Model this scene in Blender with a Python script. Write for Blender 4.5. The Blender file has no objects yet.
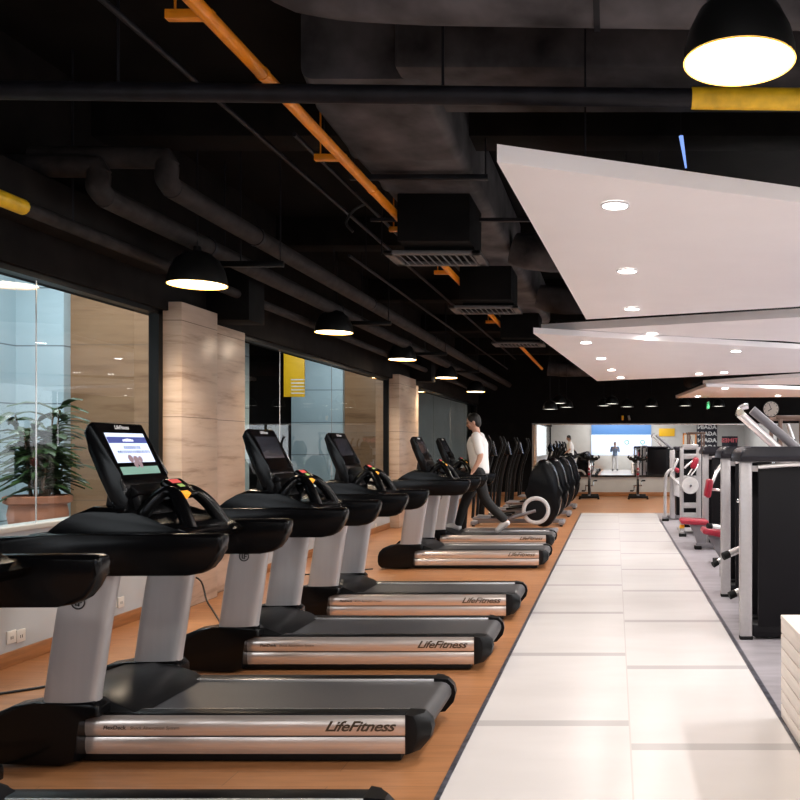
import bpy, bmesh, math, random
from mathutils import Vector, Matrix
random.seed(7)
PI = math.pi
S = bpy.context.scene
C = S.collection
F = 860.0; VX, VY, H = 615.0, 446.0, 1.48
def px(x, y, d):
    return Vector(((x-VX)*d/F, d, H-(y-VY)*d/F))

# ------------------------------------------------------------------ materials
def nt(name):
    m = bpy.data.materials.new(name); m.use_nodes = True
    n = m.node_tree.nodes; b = n['Principled BSDF']
    return m, m.node_tree, n, b
def mat(name, col, rough=.4, metal=0., noise=0., nscale=20., spec=None, bump=0., coat=0., stretch=(1,1,1)):
    m, t, n, b = nt(name)
    b.inputs['Base Color'].default_value = (*col, 1)
    b.inputs['Roughness'].default_value = rough
    b.inputs['Metallic'].default_value = metal
    if spec is not None: b.inputs['Specular IOR Level'].default_value = spec
    if coat: b.inputs['Coat Weight'].default_value = coat
    if noise or bump:
        tc = n.new('ShaderNodeTexCoord'); mp = n.new('ShaderNodeMapping'); tx = n.new('ShaderNodeTexNoise')
        mp.inputs['Scale'].default_value = stretch
        tx.inputs['Scale'].default_value = nscale; tx.inputs['Detail'].default_value = 4
        t.links.new(tc.outputs['Object'], mp.inputs['Vector']); t.links.new(mp.outputs['Vector'], tx.inputs['Vector'])
        if noise:
            r = n.new('ShaderNodeValToRGB')
            r.color_ramp.elements[0].position = .3; r.color_ramp.elements[1].position = .7
            r.color_ramp.elements[0].color = (*[c*(1-noise) for c in col], 1)
            r.color_ramp.elements[1].color = (*[min(1, c*(1+noise)) for c in col], 1)
            t.links.new(tx.outputs['Fac'], r.inputs['Fac']); t.links.new(r.outputs['Color'], b.inputs['Base Color'])
        if bump:
            bp = n.new('ShaderNodeBump'); bp.inputs['Strength'].default_value = bump; bp.inputs['Distance'].default_value = .01
            t.links.new(tx.outputs['Fac'], bp.inputs['Height']); t.links.new(bp.outputs['Normal'], b.inputs['Normal'])
    return m
def emis(name, col, s):
    m, t, n, b = nt(name)
    b.inputs['Base Color'].default_value = (*col, 1); b.inputs['Roughness'].default_value = .5
    b.inputs['Emission Color'].default_value = (*col, 1); b.inputs['Emission Strength'].default_value = s
    return m
def math_node(t, op, a, bb=None, clamp=False):
    k = t.nodes.new('ShaderNodeMath'); k.operation = op; k.use_clamp = clamp
    for i, v in enumerate((a, bb)):
        if v is None: continue
        if isinstance(v, (int, float)): k.inputs[i].default_value = v
        else: t.links.new(v, k.inputs[i])
    return k.outputs[0]
def mixc(t, fac, a, b):
    k = t.nodes.new('ShaderNodeMix'); k.data_type = 'RGBA'
    t.links.new(fac, k.inputs['Factor'])
    for s, v in (('A', a), ('B', b)):
        i = [q for q in k.inputs if q.name == s and q.type == 'RGBA'][0]
        if isinstance(v, tuple): i.default_value = (*v, 1)
        else: t.links.new(v, i)
    return [q for q in k.outputs if q.type == 'RGBA'][0]

def mat_tile():
    m, t, n, b = nt('polished_tile')
    g = n.new('ShaderNodeNewGeometry'); sp = n.new('ShaderNodeSeparateXYZ'); t.links.new(g.outputs['Position'], sp.inputs[0])
    x, y = sp.outputs['X'], sp.outputs['Y']
    col = math_node(t, 'GREATER_THAN', x, .077)
    off = math_node(t, 'MULTIPLY', col, .36)
    v = math_node(t, 'ADD', math_node(t, 'ADD', y, off), .015)
    w = math_node(t, 'FRACT', math_node(t, 'DIVIDE', v, 1.52))
    band = math_node(t, 'LESS_THAN', w, .062)
    seam = math_node(t, 'LESS_THAN', math_node(t, 'ABSOLUTE', math_node(t, 'SUBTRACT', x, .077)), .004)
    tx = n.new('ShaderNodeTexNoise'); tx.inputs['Scale'].default_value = 1.5; tx.inputs['Detail'].default_value = 5
    mp = n.new('ShaderNodeMapping'); mp.inputs['Scale'].default_value = (1, 2.5, 1)
    t.links.new(g.outputs['Position'], mp.inputs[0]); t.links.new(mp.outputs[0], tx.inputs['Vector'])
    base = mixc(t, tx.outputs['Fac'], (.62, .585, .58), (.73, .695, .688))
    c1 = mixc(t, band, base, (.50, .47, .47))
    c2 = mixc(t, seam, c1, (.58, .54, .53))
    t.links.new(c2, b.inputs['Base Color'])
    b.inputs['Roughness'].default_value = .22
    return m
def mat_wood_floor():
    m, t, n, b = nt('wood_plank_floor')
    g = n.new('ShaderNodeNewGeometry')
    br = n.new('ShaderNodeTexBrick'); br.offset = .37
    br.inputs['Scale'].default_value = 1; br.inputs['Brick Width'].default_value = 1.25; br.inputs['Row Height'].default_value = .17
    br.inputs['Mortar Size'].default_value = .0018; br.inputs['Bias'].default_value = -.1
    br.inputs['Color1'].default_value = (.45, .20, .082, 1); br.inputs['Color2'].default_value = (.38, .16, .062, 1)
    br.inputs['Mortar'].default_value = (.22, .10, .045, 1)
    t.links.new(g.outputs['Position'], br.inputs['Vector'])
    tx = n.new('ShaderNodeTexNoise'); tx.inputs['Scale'].default_value = 3; tx.inputs['Detail'].default_value = 6
    mp = n.new('ShaderNodeMapping'); mp.inputs['Scale'].default_value = (1, 9, 1)
    t.links.new(g.outputs['Position'], mp.inputs[0]); t.links.new(mp.outputs[0], tx.inputs['Vector'])
    k = n.new('ShaderNodeMix'); k.data_type = 'RGBA'; k.blend_type = 'MULTIPLY'; k.inputs['Factor'].default_value = .45
    A = [q for q in k.inputs if q.name == 'A' and q.type == 'RGBA'][0]; B = [q for q in k.inputs if q.name == 'B' and q.type == 'RGBA'][0]
    r = n.new('ShaderNodeValToRGB'); r.color_ramp.elements[0].position = .3; r.color_ramp.elements[1].position = .65
    r.color_ramp.elements[0].color = (.5, .45, .4, 1); r.color_ramp.elements[1].color = (1.0, 1.0, 1.0, 1)
    t.links.new(tx.outputs['Fac'], r.inputs[0]); t.links.new(br.outputs['Color'], A); t.links.new(r.outputs[0], B)
    t.links.new([q for q in k.outputs if q.type == 'RGBA'][0], b.inputs['Base Color'])
    b.inputs['Roughness'].default_value = .38
    return m
def mat_travertine(name='travertine', gain=(1, 1, 1)):
    m, t, n, b = nt(name)
    g = n.new('ShaderNodeNewGeometry'); mp = n.new('ShaderNodeMapping'); mp.inputs['Scale'].default_value = (.7, .7, 7)
    mp.inputs['Rotation'].default_value = (.02, .03, 0)
    tx = n.new('ShaderNodeTexNoise'); tx.inputs['Scale'].default_value = 1.6; tx.inputs['Detail'].default_value = 8; tx.inputs['Roughness'].default_value = .65
    t.links.new(g.outputs['Position'], mp.inputs[0]); t.links.new(mp.outputs[0], tx.inputs['Vector'])
    r = n.new('ShaderNodeValToRGB'); e = r.color_ramp.elements
    e[0].position = .28; e[0].color = (.30*gain[0], .19*gain[1], .125*gain[2], 1); e[1].position = .46; e[1].color = (.56*gain[0], .42*gain[1], .32*gain[2], 1)
    k = e.new(.8); k.color = (.68*gain[0], .54*gain[1], .44*gain[2], 1)
    t.links.new(tx.outputs['Fac'], r.inputs[0])
    # slab joints every 0.85 m
    sp = n.new('ShaderNodeSeparateXYZ'); t.links.new(g.outputs['Position'], sp.inputs[0])
    w = math_node(t, 'FRACT', math_node(t, 'DIVIDE', sp.outputs['Z'], .87))
    j = math_node(t, 'LESS_THAN', w, .007)
    t.links.new(mixc(t, j, r.outputs[0], (.14, .09, .06)), b.inputs['Base Color'])
    b.inputs['Roughness'].default_value = .35
    return m
def mat_panels():
    m, t, n, b = nt('pale_blue_tile_panels')
    g = n.new('ShaderNodeNewGeometry'); sp = n.new('ShaderNodeSeparateXYZ'); t.links.new(g.outputs['Position'], sp.inputs[0])
    w = math_node(t, 'FRACT', math_node(t, 'DIVIDE', math_node(t, 'ADD', sp.outputs['Z'], .62), .64))
    j = math_node(t, 'LESS_THAN', w, .022)
    t.links.new(mixc(t, j, (.42, .52, .56), (.12, .15, .17)), b.inputs['Base Color'])
    b.inputs['Roughness'].default_value = .3
    return m
def mat_glass():
    m, t, n, b = nt('window_glass'); n.remove(b)
    o = n['Material Output']; tr = n.new('ShaderNodeBsdfTransparent'); gl = n.new('ShaderNodeBsdfGlossy'); gl.inputs['Roughness'].default_value = .01
    tr.inputs[0].default_value = (.9, .93, .93, 1)
    fr = n.new('ShaderNodeFresnel'); fr.inputs['IOR'].default_value = 1.5
    mx = n.new('ShaderNodeMixShader'); g = n.new('ShaderNodeNewGeometry')
    t.links.new(math_node(t, 'MULTIPLY', fr.outputs[0], math_node(t, 'SUBTRACT', 1.0, g.outputs['Backfacing'])), mx.inputs[0]); t.links.new(tr.outputs[0], mx.inputs[1]); t.links.new(gl.outputs[0], mx.inputs[2])
    t.links.new(mx.outputs[0], o.inputs['Surface'])
    return m

M = dict(
 black=mat('gloss_black_plastic', (.0025, .0025, .003), .22, spec=.22),
 satin=mat('satin_black_plastic', (.004, .004, .0045), .38, spec=.2, noise=.2, nscale=60),
 rubber=mat('black_rubber', (.006, .006, .006), .7, spec=.2, bump=.2, nscale=150),
 belt=mat('grey_belt', (.042, .040, .043), .5, noise=.25, nscale=60, stretch=(1, 8, 1)),
 upright=mat('brushed_silver', (.44, .42, .425), .36, .45, noise=.025, nscale=6, stretch=(6, 6, .5)),
 strip=mat('satin_aluminium', (.90, .80, .74), .24, .72, noise=.06, nscale=12, stretch=(.5, 1, 20)),
 groove=mat('dark_groove', (.03, .025, .025), .5),
 lip=mat('bright_trim', (.85, .82, .8), .25, .7),
 chrome=mat('chrome', (.85, .85, .86), .1, 1),
 screen_off=mat('dark_screen', (.045, .047, .06), .12, coat=.5),
 silver=mat('silver_powder_coat', (.40, .38, .385), .32, .3, noise=.04, nscale=40),
 silver_dark=mat('grey_powder_coat', (.22, .21, .225), .35, .2, noise=.05, nscale=40),
 plate=mat('white_plate', (.55, .53, .53), .4, noise=.04),
 red=mat('red_vinyl', (.32, .012, .032), .32, noise=.1, nscale=30),
 shroud=mat('black_shroud', (.0035, .003, .0045), .5, spec=.18, noise=.15, nscale=80),
 cover=mat('charcoal_cover', (.012, .011, .016), .32, spec=.3, noise=.1, nscale=40),
 yellow=mat('yellow_plastic', (.85, .42, .01), .4),
 ceil=mat('black_ceiling_paint', (.006, .005, .0045), .85, spec=.1, noise=.4, nscale=3, bump=.3),
 beam=mat('dark_brown_concrete', (.011, .009, .008), .85, spec=.1, noise=.4, nscale=4, bump=.2),
 duct=mat('mottled_duct_wrap', (.062, .056, .058), .65, spec=.2, noise=.7, nscale=3, bump=.5),  # dark grey base with random noise patches
 blackpipe=mat('black_pipe', (.009, .0085, .011), .5, spec=.2, noise=.4, nscale=8),
 pipewrap=mat('dark_wrapped_pipe', (.026, .022, .021), .7, spec=.15, noise=.45, nscale=9, bump=.3),
 orange=mat('orange_paint', (.82, .26, .01), .35, noise=.15, nscale=10),
 ypipe=mat('yellow_paint', (.85, .50, .015), .45, noise=.2, nscale=12, bump=.3),
 grille=mat('grey_grille', (.10, .095, .095), .45, noise=.15),
 lamp_out=mat('matt_black_enamel', (.006, .006, .006), .35),
 lamp_in=emis('lamp_glow', (1.0, .86, .68), 14),
 lamp_far=emis('dim_lamp_glow', (1.0, .97, .86), 2.4),
 rim_glow=emis('amber_rim_glow', (1.0, .55, .12), 3),
 down=emis('downlight_glow', (1.0, .97, .93), 30),
 white=mat('white_painted_board', (.95, .905, .90), .55, noise=.015, nscale=2),
 rim=mat('white_edge_board', (.80, .78, .78), .55),
 tile=mat_tile(), wood=mat_wood_floor(), trav=mat_travertine(), travd=mat_travertine('brown_travertine', (.50, .36, .24)), panels=mat_panels(), glass=mat_glass(),
 vinyl=mat('grey_vinyl_floor', (.34, .315, .34), .3, noise=.18, nscale=2.5, stretch=(1, 5, 1)),
 dark_strip=mat('speckled_dark_edging', (.06, .06, .075), .3, noise=.9, nscale=25),
 dado=mat('pale_grey_paint', (.50, .53, .56), .5, noise=.03, nscale=5),
 base=mat('orange_brown_wood', (.36, .15, .055), .4, noise=.25, nscale=8, stretch=(.5, .5, 6)),
 wallk=mat('black_wall_paint', (.005, .0045, .0045), .75, spec=.1, noise=.3, nscale=4),
 greyw=mat('light_grey_wall', (.52, .51, .49), .5, noise=.05, nscale=3),
 frame=mat('black_window_frame', (.004, .004, .004), .4, spec=.2),
 mirror=mat('mirror_silver', (.86, .88, .88), .01, 1),
 socket=mat('white_socket_plastic', (.80, .78, .74), .35),
 slat=mat('whitewashed_wood', (.82, .73, .66), .5, noise=.06, nscale=6, stretch=(1, .6, 10)),
 slatgap=mat('brown_gap', (.30, .19, .13), .7),
 terracotta=mat('terracotta', (.42, .17, .10), .6, noise=.2, nscale=6),
 leaf=mat('dark_green_leaf', (.028, .062, .016), .45, noise=.5, nscale=6),
 stem=mat('brown_stem', (.12, .07, .035), .7),
 soil=mat('potting_soil', (.04, .025, .015), .9, noise=.4, nscale=50),
 lobbyfloor=mat('lobby_stone_floor', (.35, .33, .30), .25, noise=.1, nscale=3),
 banner=mat('yellow_banner', (.85, .48, .01), .5),
 dot=mat('pale_print', (.75, .72, .65), .5),
 skin=mat('skin', (.58, .33, .24), .5), hair=mat('black_hair', (.01, .008, .007), .5),
 shirt=mat('white_cotton', (.80, .78, .77), .8, bump=.1, nscale=40), trousers=mat('black_cotton', (.006, .006, .007), .8, bump=.1, nscale=40),
 shoe=mat('grey_white_shoe', (.6, .58, .58), .6), blueshirt=mat('blue_denim', (.20, .27, .40), .8, noise=.2), whitepant=mat('off_white_cotton', (.72, .71, .72), .8),
 clock=mat('clock_face', (.72, .66, .60), .4), ink=mat('black_ink', (.01, .01, .012), .5), gold=mat('gold_ink', (.035, .022, .010), .45),
 bronze=mat('brown_steel', (.16, .10, .075), .4, .3),
 posterk=mat('dark_navy_poster', (.012, .012, .025), .5), posterw=mat('white_print', (.85, .85, .85), .5), posterr=mat('pink_red_print', (.75, .14, .17), .5),
 doorw=mat('cream_door', (.75, .68, .58), .5), green=mat('green_print', (.04, .30, .12), .5),
 cable=mat('black_cable', (.01, .01, .01), .5),
 scr_white=emis('screen_white', (.56, .63, .80), .8), scr_blue=emis('screen_navy', (.05, .07, .25), .6), scr_text=emis('screen_ink', (.05, .07, .16), 1.0),
 scr_green=emis('screen_green', (.15, .27, .22), .6), scr_brown=emis('screen_brown', (.25, .17, .19), .5), scr_pale=emis('screen_pale', (.85, .87, .95), 1.0),
 led_red=emis('red_key', (.6, .08, .07), .4), led_amber=emis('amber_key', (.95, .38, .03), .5), led_green=emis('green_key', (.3, .45, .12), .25),
 bluewall=emis('backlit_blue_panel', (.07, .17, .38), .7), whitewall=emis('backlit_white_panel', (.62, .74, .95), .6),
)

# ------------------------------------------------------------------ mesh helpers
class MB:
    def __init__(s): s.bm = bmesh.new()
    def _bev(s, faces, bev, seg):
        if bev:
            e = list({e for f in faces for e in f.edges})
            bmesh.ops.bevel(s.bm, geom=e, offset=bev, segments=seg, profile=.5, affect='EDGES', clamp_overlap=True)
    def box(s, a, b, bev=0, seg=2, rot=None, piv=None):
        xs, ys, zs = zip(a, b)
        v = [s.bm.verts.new((xs[i], ys[j], zs[k])) for i in (0, 1) for j in (0, 1) for k in (0, 1)]
        fs = [s.bm.faces.new([v[i] for i in q]) for q in ((0,1,3,2),(4,6,7,5),(0,4,5,1),(2,3,7,6),(0,2,6,4),(1,5,7,3))]
        if rot is not None:
            p = Vector(piv) if piv is not None else (Vector(a)+Vector(b))/2
            bmesh.ops.rotate(s.bm, verts=v, cent=p, matrix=rot)
        s._bev(fs, bev, seg); return s
    def prism(s, pts, ax, a, b, bev=0, seg=2):
        def P(u, w, h): return {'x': (h, u, w), 'y': (u, h, w), 'z': (u, w, h)}[ax]
        A = [s.bm.verts.new(P(u, w, a)) for u, w in pts]; B = [s.bm.verts.new(P(u, w, b)) for u, w in pts]
        n = len(pts)
        fs = [s.bm.faces.new(A), s.bm.faces.new(B[::-1])] + [s.bm.faces.new((A[i], A[(i+1) % n], B[(i+1) % n], B[i])) for i in range(n)]
        if bev:
            e = [q for f in fs[:2] for q in f.edges]
            bmesh.ops.bevel(s.bm, geom=e, offset=bev, segments=seg, profile=.5, affect='EDGES', clamp_overlap=True)
        return s
    def loft(s, rings, caps=True, closed=True):
        R = [[s.bm.verts.new(p) for p in r] for r in rings]; n = len(R[0])
        for p, q in zip(R, R[1:]):
            for i in range(n if closed else n-1):
                s.bm.faces.new((p[i], p[(i+1) % n], q[(i+1) % n], q[i]))
        if caps: s.bm.faces.new(R[0][::-1]); s.bm.faces.new(R[-1])
        return s
    def tube(s, path, r, seg=10, sub=0):
        P = [Vector(p) for p in path]
        rs = list(r) if isinstance(r, (list, tuple)) else [r]*len(P)
        if sub:
            Q, qs = [], []
            for i in range(len(P)-1):
                p0, p1, p2, p3 = P[max(i-1, 0)], P[i], P[i+1], P[min(i+2, len(P)-1)]
                for k in range(sub):
                    t = k/sub
                    Q.append(.5*((2*p1)+(p2-p0)*t+(2*p0-5*p1+4*p2-p3)*t*t+(3*p1-p0-3*p2+p3)*t**3)); qs.append(rs[i]*(1-t)+rs[i+1]*t)
            Q.append(P[-1]); qs.append(rs[-1]); P, rs = Q, qs
        tan = [(P[min(i+1, len(P)-1)]-P[max(i-1, 0)]).normalized() for i in range(len(P))]
        up = Vector((0, 0, 1)) if abs(tan[0].z) < .9 else Vector((1, 0, 0))
        u = tan[0].cross(up).normalized(); rings = []
        for p, t, rr in zip(P, tan, rs):
            u = (u-t*u.dot(t)).normalized(); w = t.cross(u)
            rings.append([p+(u*math.cos(2*PI*k/seg)+w*math.sin(2*PI*k/seg))*rr for k in range(seg)])
        return s.loft(rings)
    def cyl(s, a, b, r, seg=20, r2=None): return s.tube([a, b], [r, r if r2 is None else r2], seg)
    def lathe(s, prof, c=(0, 0, 0), seg=32, axis='z', caps=False):
        c = Vector(c); rings = []
        for r, z in prof:
            ring = []
            for k in range(seg):
                a = 2*PI*k/seg; u, v = r*math.cos(a), r*math.sin(a)
                ring.append(c+Vector({'z': (u, v, z), 'y': (u, z, v), 'x': (z, u, v)}[axis]))
            rings.append(ring)
        return s.loft(rings, caps)
    def ell(s, c, r, seg=16, rot=None):
        if isinstance(r, (int, float)): r = (r, r, r)
        mtx = Matrix.Translation(c) @ (rot.to_4x4() if rot is not None else Matrix()) @ Matrix.Diagonal((*r, 1))
        bmesh.ops.create_uvsphere(s.bm, u_segments=seg, v_segments=max(6, seg//2+2), radius=1, matrix=mtx); return s
    def torus(s, c, R, r, axis='y', seg=28, ss=8, squash=1):
        c = Vector(c); rings = []
        for k in range(seg):
            a = 2*PI*k/seg; ring = []
            for j in range(ss):
                b = 2*PI*j/ss; q = R+r*math.cos(b); h = r*math.sin(b)*squash
                ring.append(c+Vector({'z': (q*math.cos(a), q*math.sin(a), h), 'y': (q*math.cos(a), h, q*math.sin(a)), 'x': (h, q*math.cos(a), q*math.sin(a))}[axis]))
            rings.append(ring)
        return s.loft(rings+[rings[0]], caps=False)
    def poly(s, pts): s.bm.faces.new([s.bm.verts.new(p) for p in pts]); return s
def finish(o, me, angle=38):
    me.shade_smooth(); me.set_sharp_from_angle(angle=math.radians(angle))
def obj(name, mb, m, parent=None, angle=38, weld=True):
    me = bpy.data.meshes.new(name)
    if weld: bmesh.ops.remove_doubles(mb.bm, verts=mb.bm.verts, dist=1e-5)
    bmesh.ops.recalc_face_normals(mb.bm, faces=mb.bm.faces)
    mb.bm.to_mesh(me); mb.bm.free()
    me.materials.append(m)
    finish(None, me, angle)
    o = bpy.data.objects.new(name, me); C.objects.link(o)
    if parent is not None: o.parent = parent
    return o
def tag(o, label, cat, group=None, kind=None):
    o['label'] = label; o['category'] = cat
    if group: o['group'] = group
    if kind: o['kind'] = kind
    return o
def struct(name, mb, m):
    o = obj(name, mb, m); o['kind'] = 'structure'; return o
def thing(name, label, cat, loc=(0, 0, 0), rz=0, group=None):
    o = bpy.data.objects.new(name, None); C.objects.link(o); o.empty_display_size = .1
    o.location = loc; o.rotation_euler = (0, 0, rz)
    return tag(o, label, cat, group)
def copy_tree(o, parent=None):
    c = o.copy(); C.objects.link(c)
    if parent is not None: c.parent = parent
    for ch in list(o.children):
        if ch.type == 'LIGHT' or ch.get('nocopy'): continue
        copy_tree(ch, c)
    return c
def text_mesh(name, body, size, m, parent, mtx, extrude=.0008, shear=0., align='LEFT', bold=0., spacing=1.0, sx=1.0):
    cu = bpy.data.curves.new(name, 'FONT'); cu.body = body; cu.size = size; cu.extrude = extrude; cu.shear = shear
    cu.align_x = align; cu.offset = bold; cu.resolution_u = 3; cu.space_character = spacing
    t = bpy.data.objects.new(name, cu); C.objects.link(t)
    dg = bpy.context.evaluated_depsgraph_get()
    me = bpy.data.meshes.new_from_object(t.evaluated_get(dg)); bpy.data.objects.remove(t); bpy.data.curves.remove(cu)
    me.transform(mtx @ Matrix.Diagonal((sx, 1, 1, 1))); me.materials.clear(); me.materials.append(m); me.name = name
    o = bpy.data.objects.new(name, me); C.objects.link(o)
    if parent is not None: o.parent = parent
    return o
R = Matrix.Rotation; T = Matrix.Translation
FACE_MY = R(PI/2, 4, 'X')                     # lettering that faces -y
FACE_PY = R(PI, 4, 'Z') @ R(PI/2, 4, 'X')     # lettering that faces +y
def light(name, kind, loc, energy, col=(1, 1, 1), rot=(0, 0, 0), **kw):
    l = bpy.data.lights.new(name, kind); l.energy = energy; l.color = col
    for k, v in kw.items(): setattr(l, k, v)
    o = bpy.data.objects.new(name, l); C.objects.link(o); o.location = loc; o.rotation_euler = rot
    return o

# ------------------------------------------------------------------ camera, world
cam = bpy.data.cameras.new('camera'); co = bpy.data.objects.new('camera', cam); C.objects.link(co)
co.location = (0, 0, H); co.rotation_euler = (PI/2, 0, 0)
cam.sensor_width = 36; cam.lens = 36*F/800; cam.shift_x = -(VX-400)/800; cam.shift_y = (VY-400)/800
cam.clip_start = .05
S.camera = co
w = bpy.data.worlds.new('world'); S.world = w; w.use_nodes = True
w.node_tree.nodes['Background'].inputs[0].default_value = (.95, .95, 1, 1); w.node_tree.nodes['Background'].inputs[1].default_value = 2.6
S.view_settings.view_transform = 'Standard'; S.view_settings.look = 'None'; S.view_settings.exposure = 0.42; S.view_settings.gamma = 1
S.view_settings.use_curve_mapping = False
S.cycles.use_denoising = True; S.cycles.max_bounces = 7; S.cycles.sample_clamp_indirect = 6; S.cycles.caustics_reflective = False; S.cycles.caustics_refractive = False

# ------------------------------------------------------------------ the setting
WX, YE, YB, XR, ZC = -4.07, 25.4, -4.0, 8.2, 4.2
EL, ER = -.746, .905
def flat(x0, y0, x1, y1, z=0, th=.1): return MB().box((x0, y0, z-th), (x1, y1, z))
struct('floor_wood', flat(WX-.2, YB-.2, EL, YE+.2), M['wood'])
struct('floor_wood_end', flat(EL, 19.0, XR+.2, YE+.2), M['wood'])
struct('floor_tile', flat(EL, YB-.2, ER, 19.0), M['tile'])
struct('floor_vinyl', flat(ER, YB-.2, XR+.2, 19.0), M['vinyl'])
struct('trim_1', MB().box((EL-.012, YB, -.02), (EL+.012, 19.0, .004)), M['dark_strip'])
struct('trim_2', MB().box((ER-.016, YB, -.02), (ER+.016, 17.4, .004)), M['dark_strip'])
struct('ceiling', flat(-9.3, YB-.2, XR+.2, YE+.2, ZC+.2, .2), M['ceil'])
for i, (y, h) in enumerate(((2.2, .5), (6.6, .34), (10.2, .34), (14.0, .34), (17.8, .34), (21.6, .4))):
    struct('ceiling_beam', MB().box((WX, y, ZC-h), (XR, y+.35, ZC+.02), .01), M['beam'])
# left wall: dado, bulkhead, columns, windows
struct('wall_left', MB().box((WX-.14, YB, 0), (WX, YE, .90)), M['dado'])
struct('trim_3', MB().box((WX-.16, YB, .90), (WX+.03, 7.74, .935), .006), M['greyw'])
struct('trim_4', MB().box((WX-.16, 9.3, .90), (WX+.03, 15.5, .935), .006), M['greyw'])
struct('trim_5', MB().box((WX-.16, 17.5, .90), (WX+.03, YE, .935), .006), M['greyw'])
for a, b, i in ((YB, 7.74, 0), (9.3, 15.5, 1), (17.5, YE, 2)):
    struct(('baseboard_left', 'baseboard_left_mid', 'baseboard_left_end')[i], MB().box((WX, a, 0), (WX+.018, b, .10), .004), M['base'])
struct('wall_left_bulkhead', MB().box((WX-.3, YB, 2.70), (WX+.05, YE, ZC)), M['beam'])
struct('ceiling_soffit', MB().box((WX-.05, YB, 2.98), (WX+.35, 7.5, 3.25), .01), M['beam'])
WIN = ((YB, 7.74, (5.6+.52,)), (9.3, 15.5, (10.57, 12.5)), (17.5, YE, (19.5, 21.5, 23.5)))
for i, (a, b, mul) in enumerate(WIN):
    w_ = thing('window_%d' % (i+1), ('tall lobby window beside the nearest treadmills', 'lobby window between the two stone columns', 'lobby window past the far stone column')[i], 'window'); w_['kind'] = 'structure'
    obj('glass_pane', MB().box((WX-.055, a, .935), (WX-.045, b, 2.70)), M['glass'], w_)
    f = MB()
    f.box((WX-.09, b-.07, .93), (WX, b, 2.71)); f.box((WX-.09, a, .93), (WX, a+.05, 2.71)); f.box((WX-.09, a, 2.66), (WX, b, 2.72))
    obj('window_frame', f, M['frame'], w_)
    for y in mul: obj('glass_joint', MB().box((WX-.053, y-.004, .935), (WX-.046, y+.004, 2.66)), M['lip'], w_)
for i, (a, b, c) in enumerate(((7.74, 8.44, 9.3), (15.55, 16.85, 17.5))):
    struct('wall_left_column', MB().box((WX-.1, a, 0), (-3.90, b, 2.78), .006), M['trav'])
    struct('wall_left_pilaster', MB().box((WX-.1, b, 0), (-4.0, c, 2.70), .004), M['trav'])
    struct('ceiling_crossbeam', MB().box((WX, b+.02, 2.72 if i == 0 else 2.75), (-3.60, b+.4, 3.3), .01), M['wallk'])
# far wall and mirror
struct('wall_end', MB().box((-2.45, YE, 0), (XR, YE+.2, ZC)), M['greyw'])
struct('wall_end_dark', MB().box((WX-.3, YE, 0), (-2.45, YE+.2, ZC)), M['wallk'])
struct('wall_end_upper', MB().box((WX, YE-.04, 2.15), (XR, YE, ZC)), M['wallk'])
struct('baseboard_end', MB().box((WX, YE-.025, 0), (XR, YE, .12), .004), M['base'])
struct('wall_right', MB().box((XR, YB, 0), (XR+.2, YE, .7)).box((XR, YB, 3.2), (XR+.2, YE, ZC)).box((XR, YB, .7), (XR+.2, 7.0, 3.2)), M['greyw'])
w4 = thing('window_4', 'added unseen window along the opposite wall, letting in fill light', 'window'); w4['kind'] = 'structure'  # invented opening, added so world light fills the panel undersides
obj('glass_pane', MB().box((XR+.08, 7.0, .7), (XR+.09, YE, 3.2)), M['glass'], w4)
f = MB()
for k in range(7): f.box((XR+.04, 7.04+k*3.05-.04, .7), (XR+.13, 7.04+k*3.05+.04, 3.2))
obj('window_frame', f, M['frame'], w4)
struct('wall_back', MB().box((WX-.3, YB-.2, 0), (XR, YB, ZC)), M['greyw'])
mr = thing('wall_mirror', 'wide wall mirror behind the two spin bikes, reflecting the whole gym', 'mirror', (0, YE-.06, .59))
obj('mirror_glass', MB().box((-2.4, .03, .03), (4.9, .045, 1.52)), M['mirror'], mr)
obj('bottom_ledge', MB().box((-2.44, -.01, -.02), (4.94, .055, .03), .005), M['frame'], mr)
obj('top_edge', MB().box((-2.44, .015, 1.515), (4.94, .055, 1.545), .004), M['lip'], mr)

# lobby beyond the windows
struct('floor_lobby', flat(-9.3, YB, WX-.2, YE), M['lobbyfloor'])
struct('wall_lobby', MB().box((-9.5, YB, 0), (-9.3, YE, ZC)), M['wallk'])
struct('wall_lobby_end', MB().box((-9.5, YE, 0), (WX-.2, YE+.2, ZC)), M['greyw'])
struct('wall_lobby_panels', MB().box((-9.3, 9.5, 0), (-6.09, 9.9, ZC), .004).box((-9.3, 3.0, 0), (-6.62, 9.5, ZC)), M['panels'])
struct('wall_lobby_stone', MB().box((-6.1, 9.62, 0), (-4.45, 10.1, ZC), .004), M['travd'])
struct('wall_lobby_pier', MB().box((-6.4, 17.0, 0), (-5.38, 17.5, ZC), .004), M['panels'])
struct('wall_lobby_pier_stone', MB().box((-5.38, 17.1, 0), (-4.42, 17.5, ZC), .004), M['travd'])
struct('wall_lobby_strip', MB().box((-4.95, 10.4, 0), (-4.55, 10.7, ZC), .004), M['panels'])
bn = thing('hanging_banner', 'yellow banner with pale printed lines hanging in the lobby beyond the glass', 'banner', (-5.22, 14.0, 2.28))
obj('banner_cloth', MB().box((-.17, -.01, 0), (.17, .01, .95), .002), M['banner'], bn)
q = MB()
for k in range(5): q.box((-.05, -.014, .05+k*.055), (.17, -.0105, .068+k*.055))
obj('printed_lines', q, M['dot'], bn)
obj('hanging_rod', MB().cyl((-.16, 0, .97), (.16, 0, .97), .012, 8).cyl((0, 0, .97), (0, 0, ZC-2.28), .004, 6), M['frame'], bn)

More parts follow.
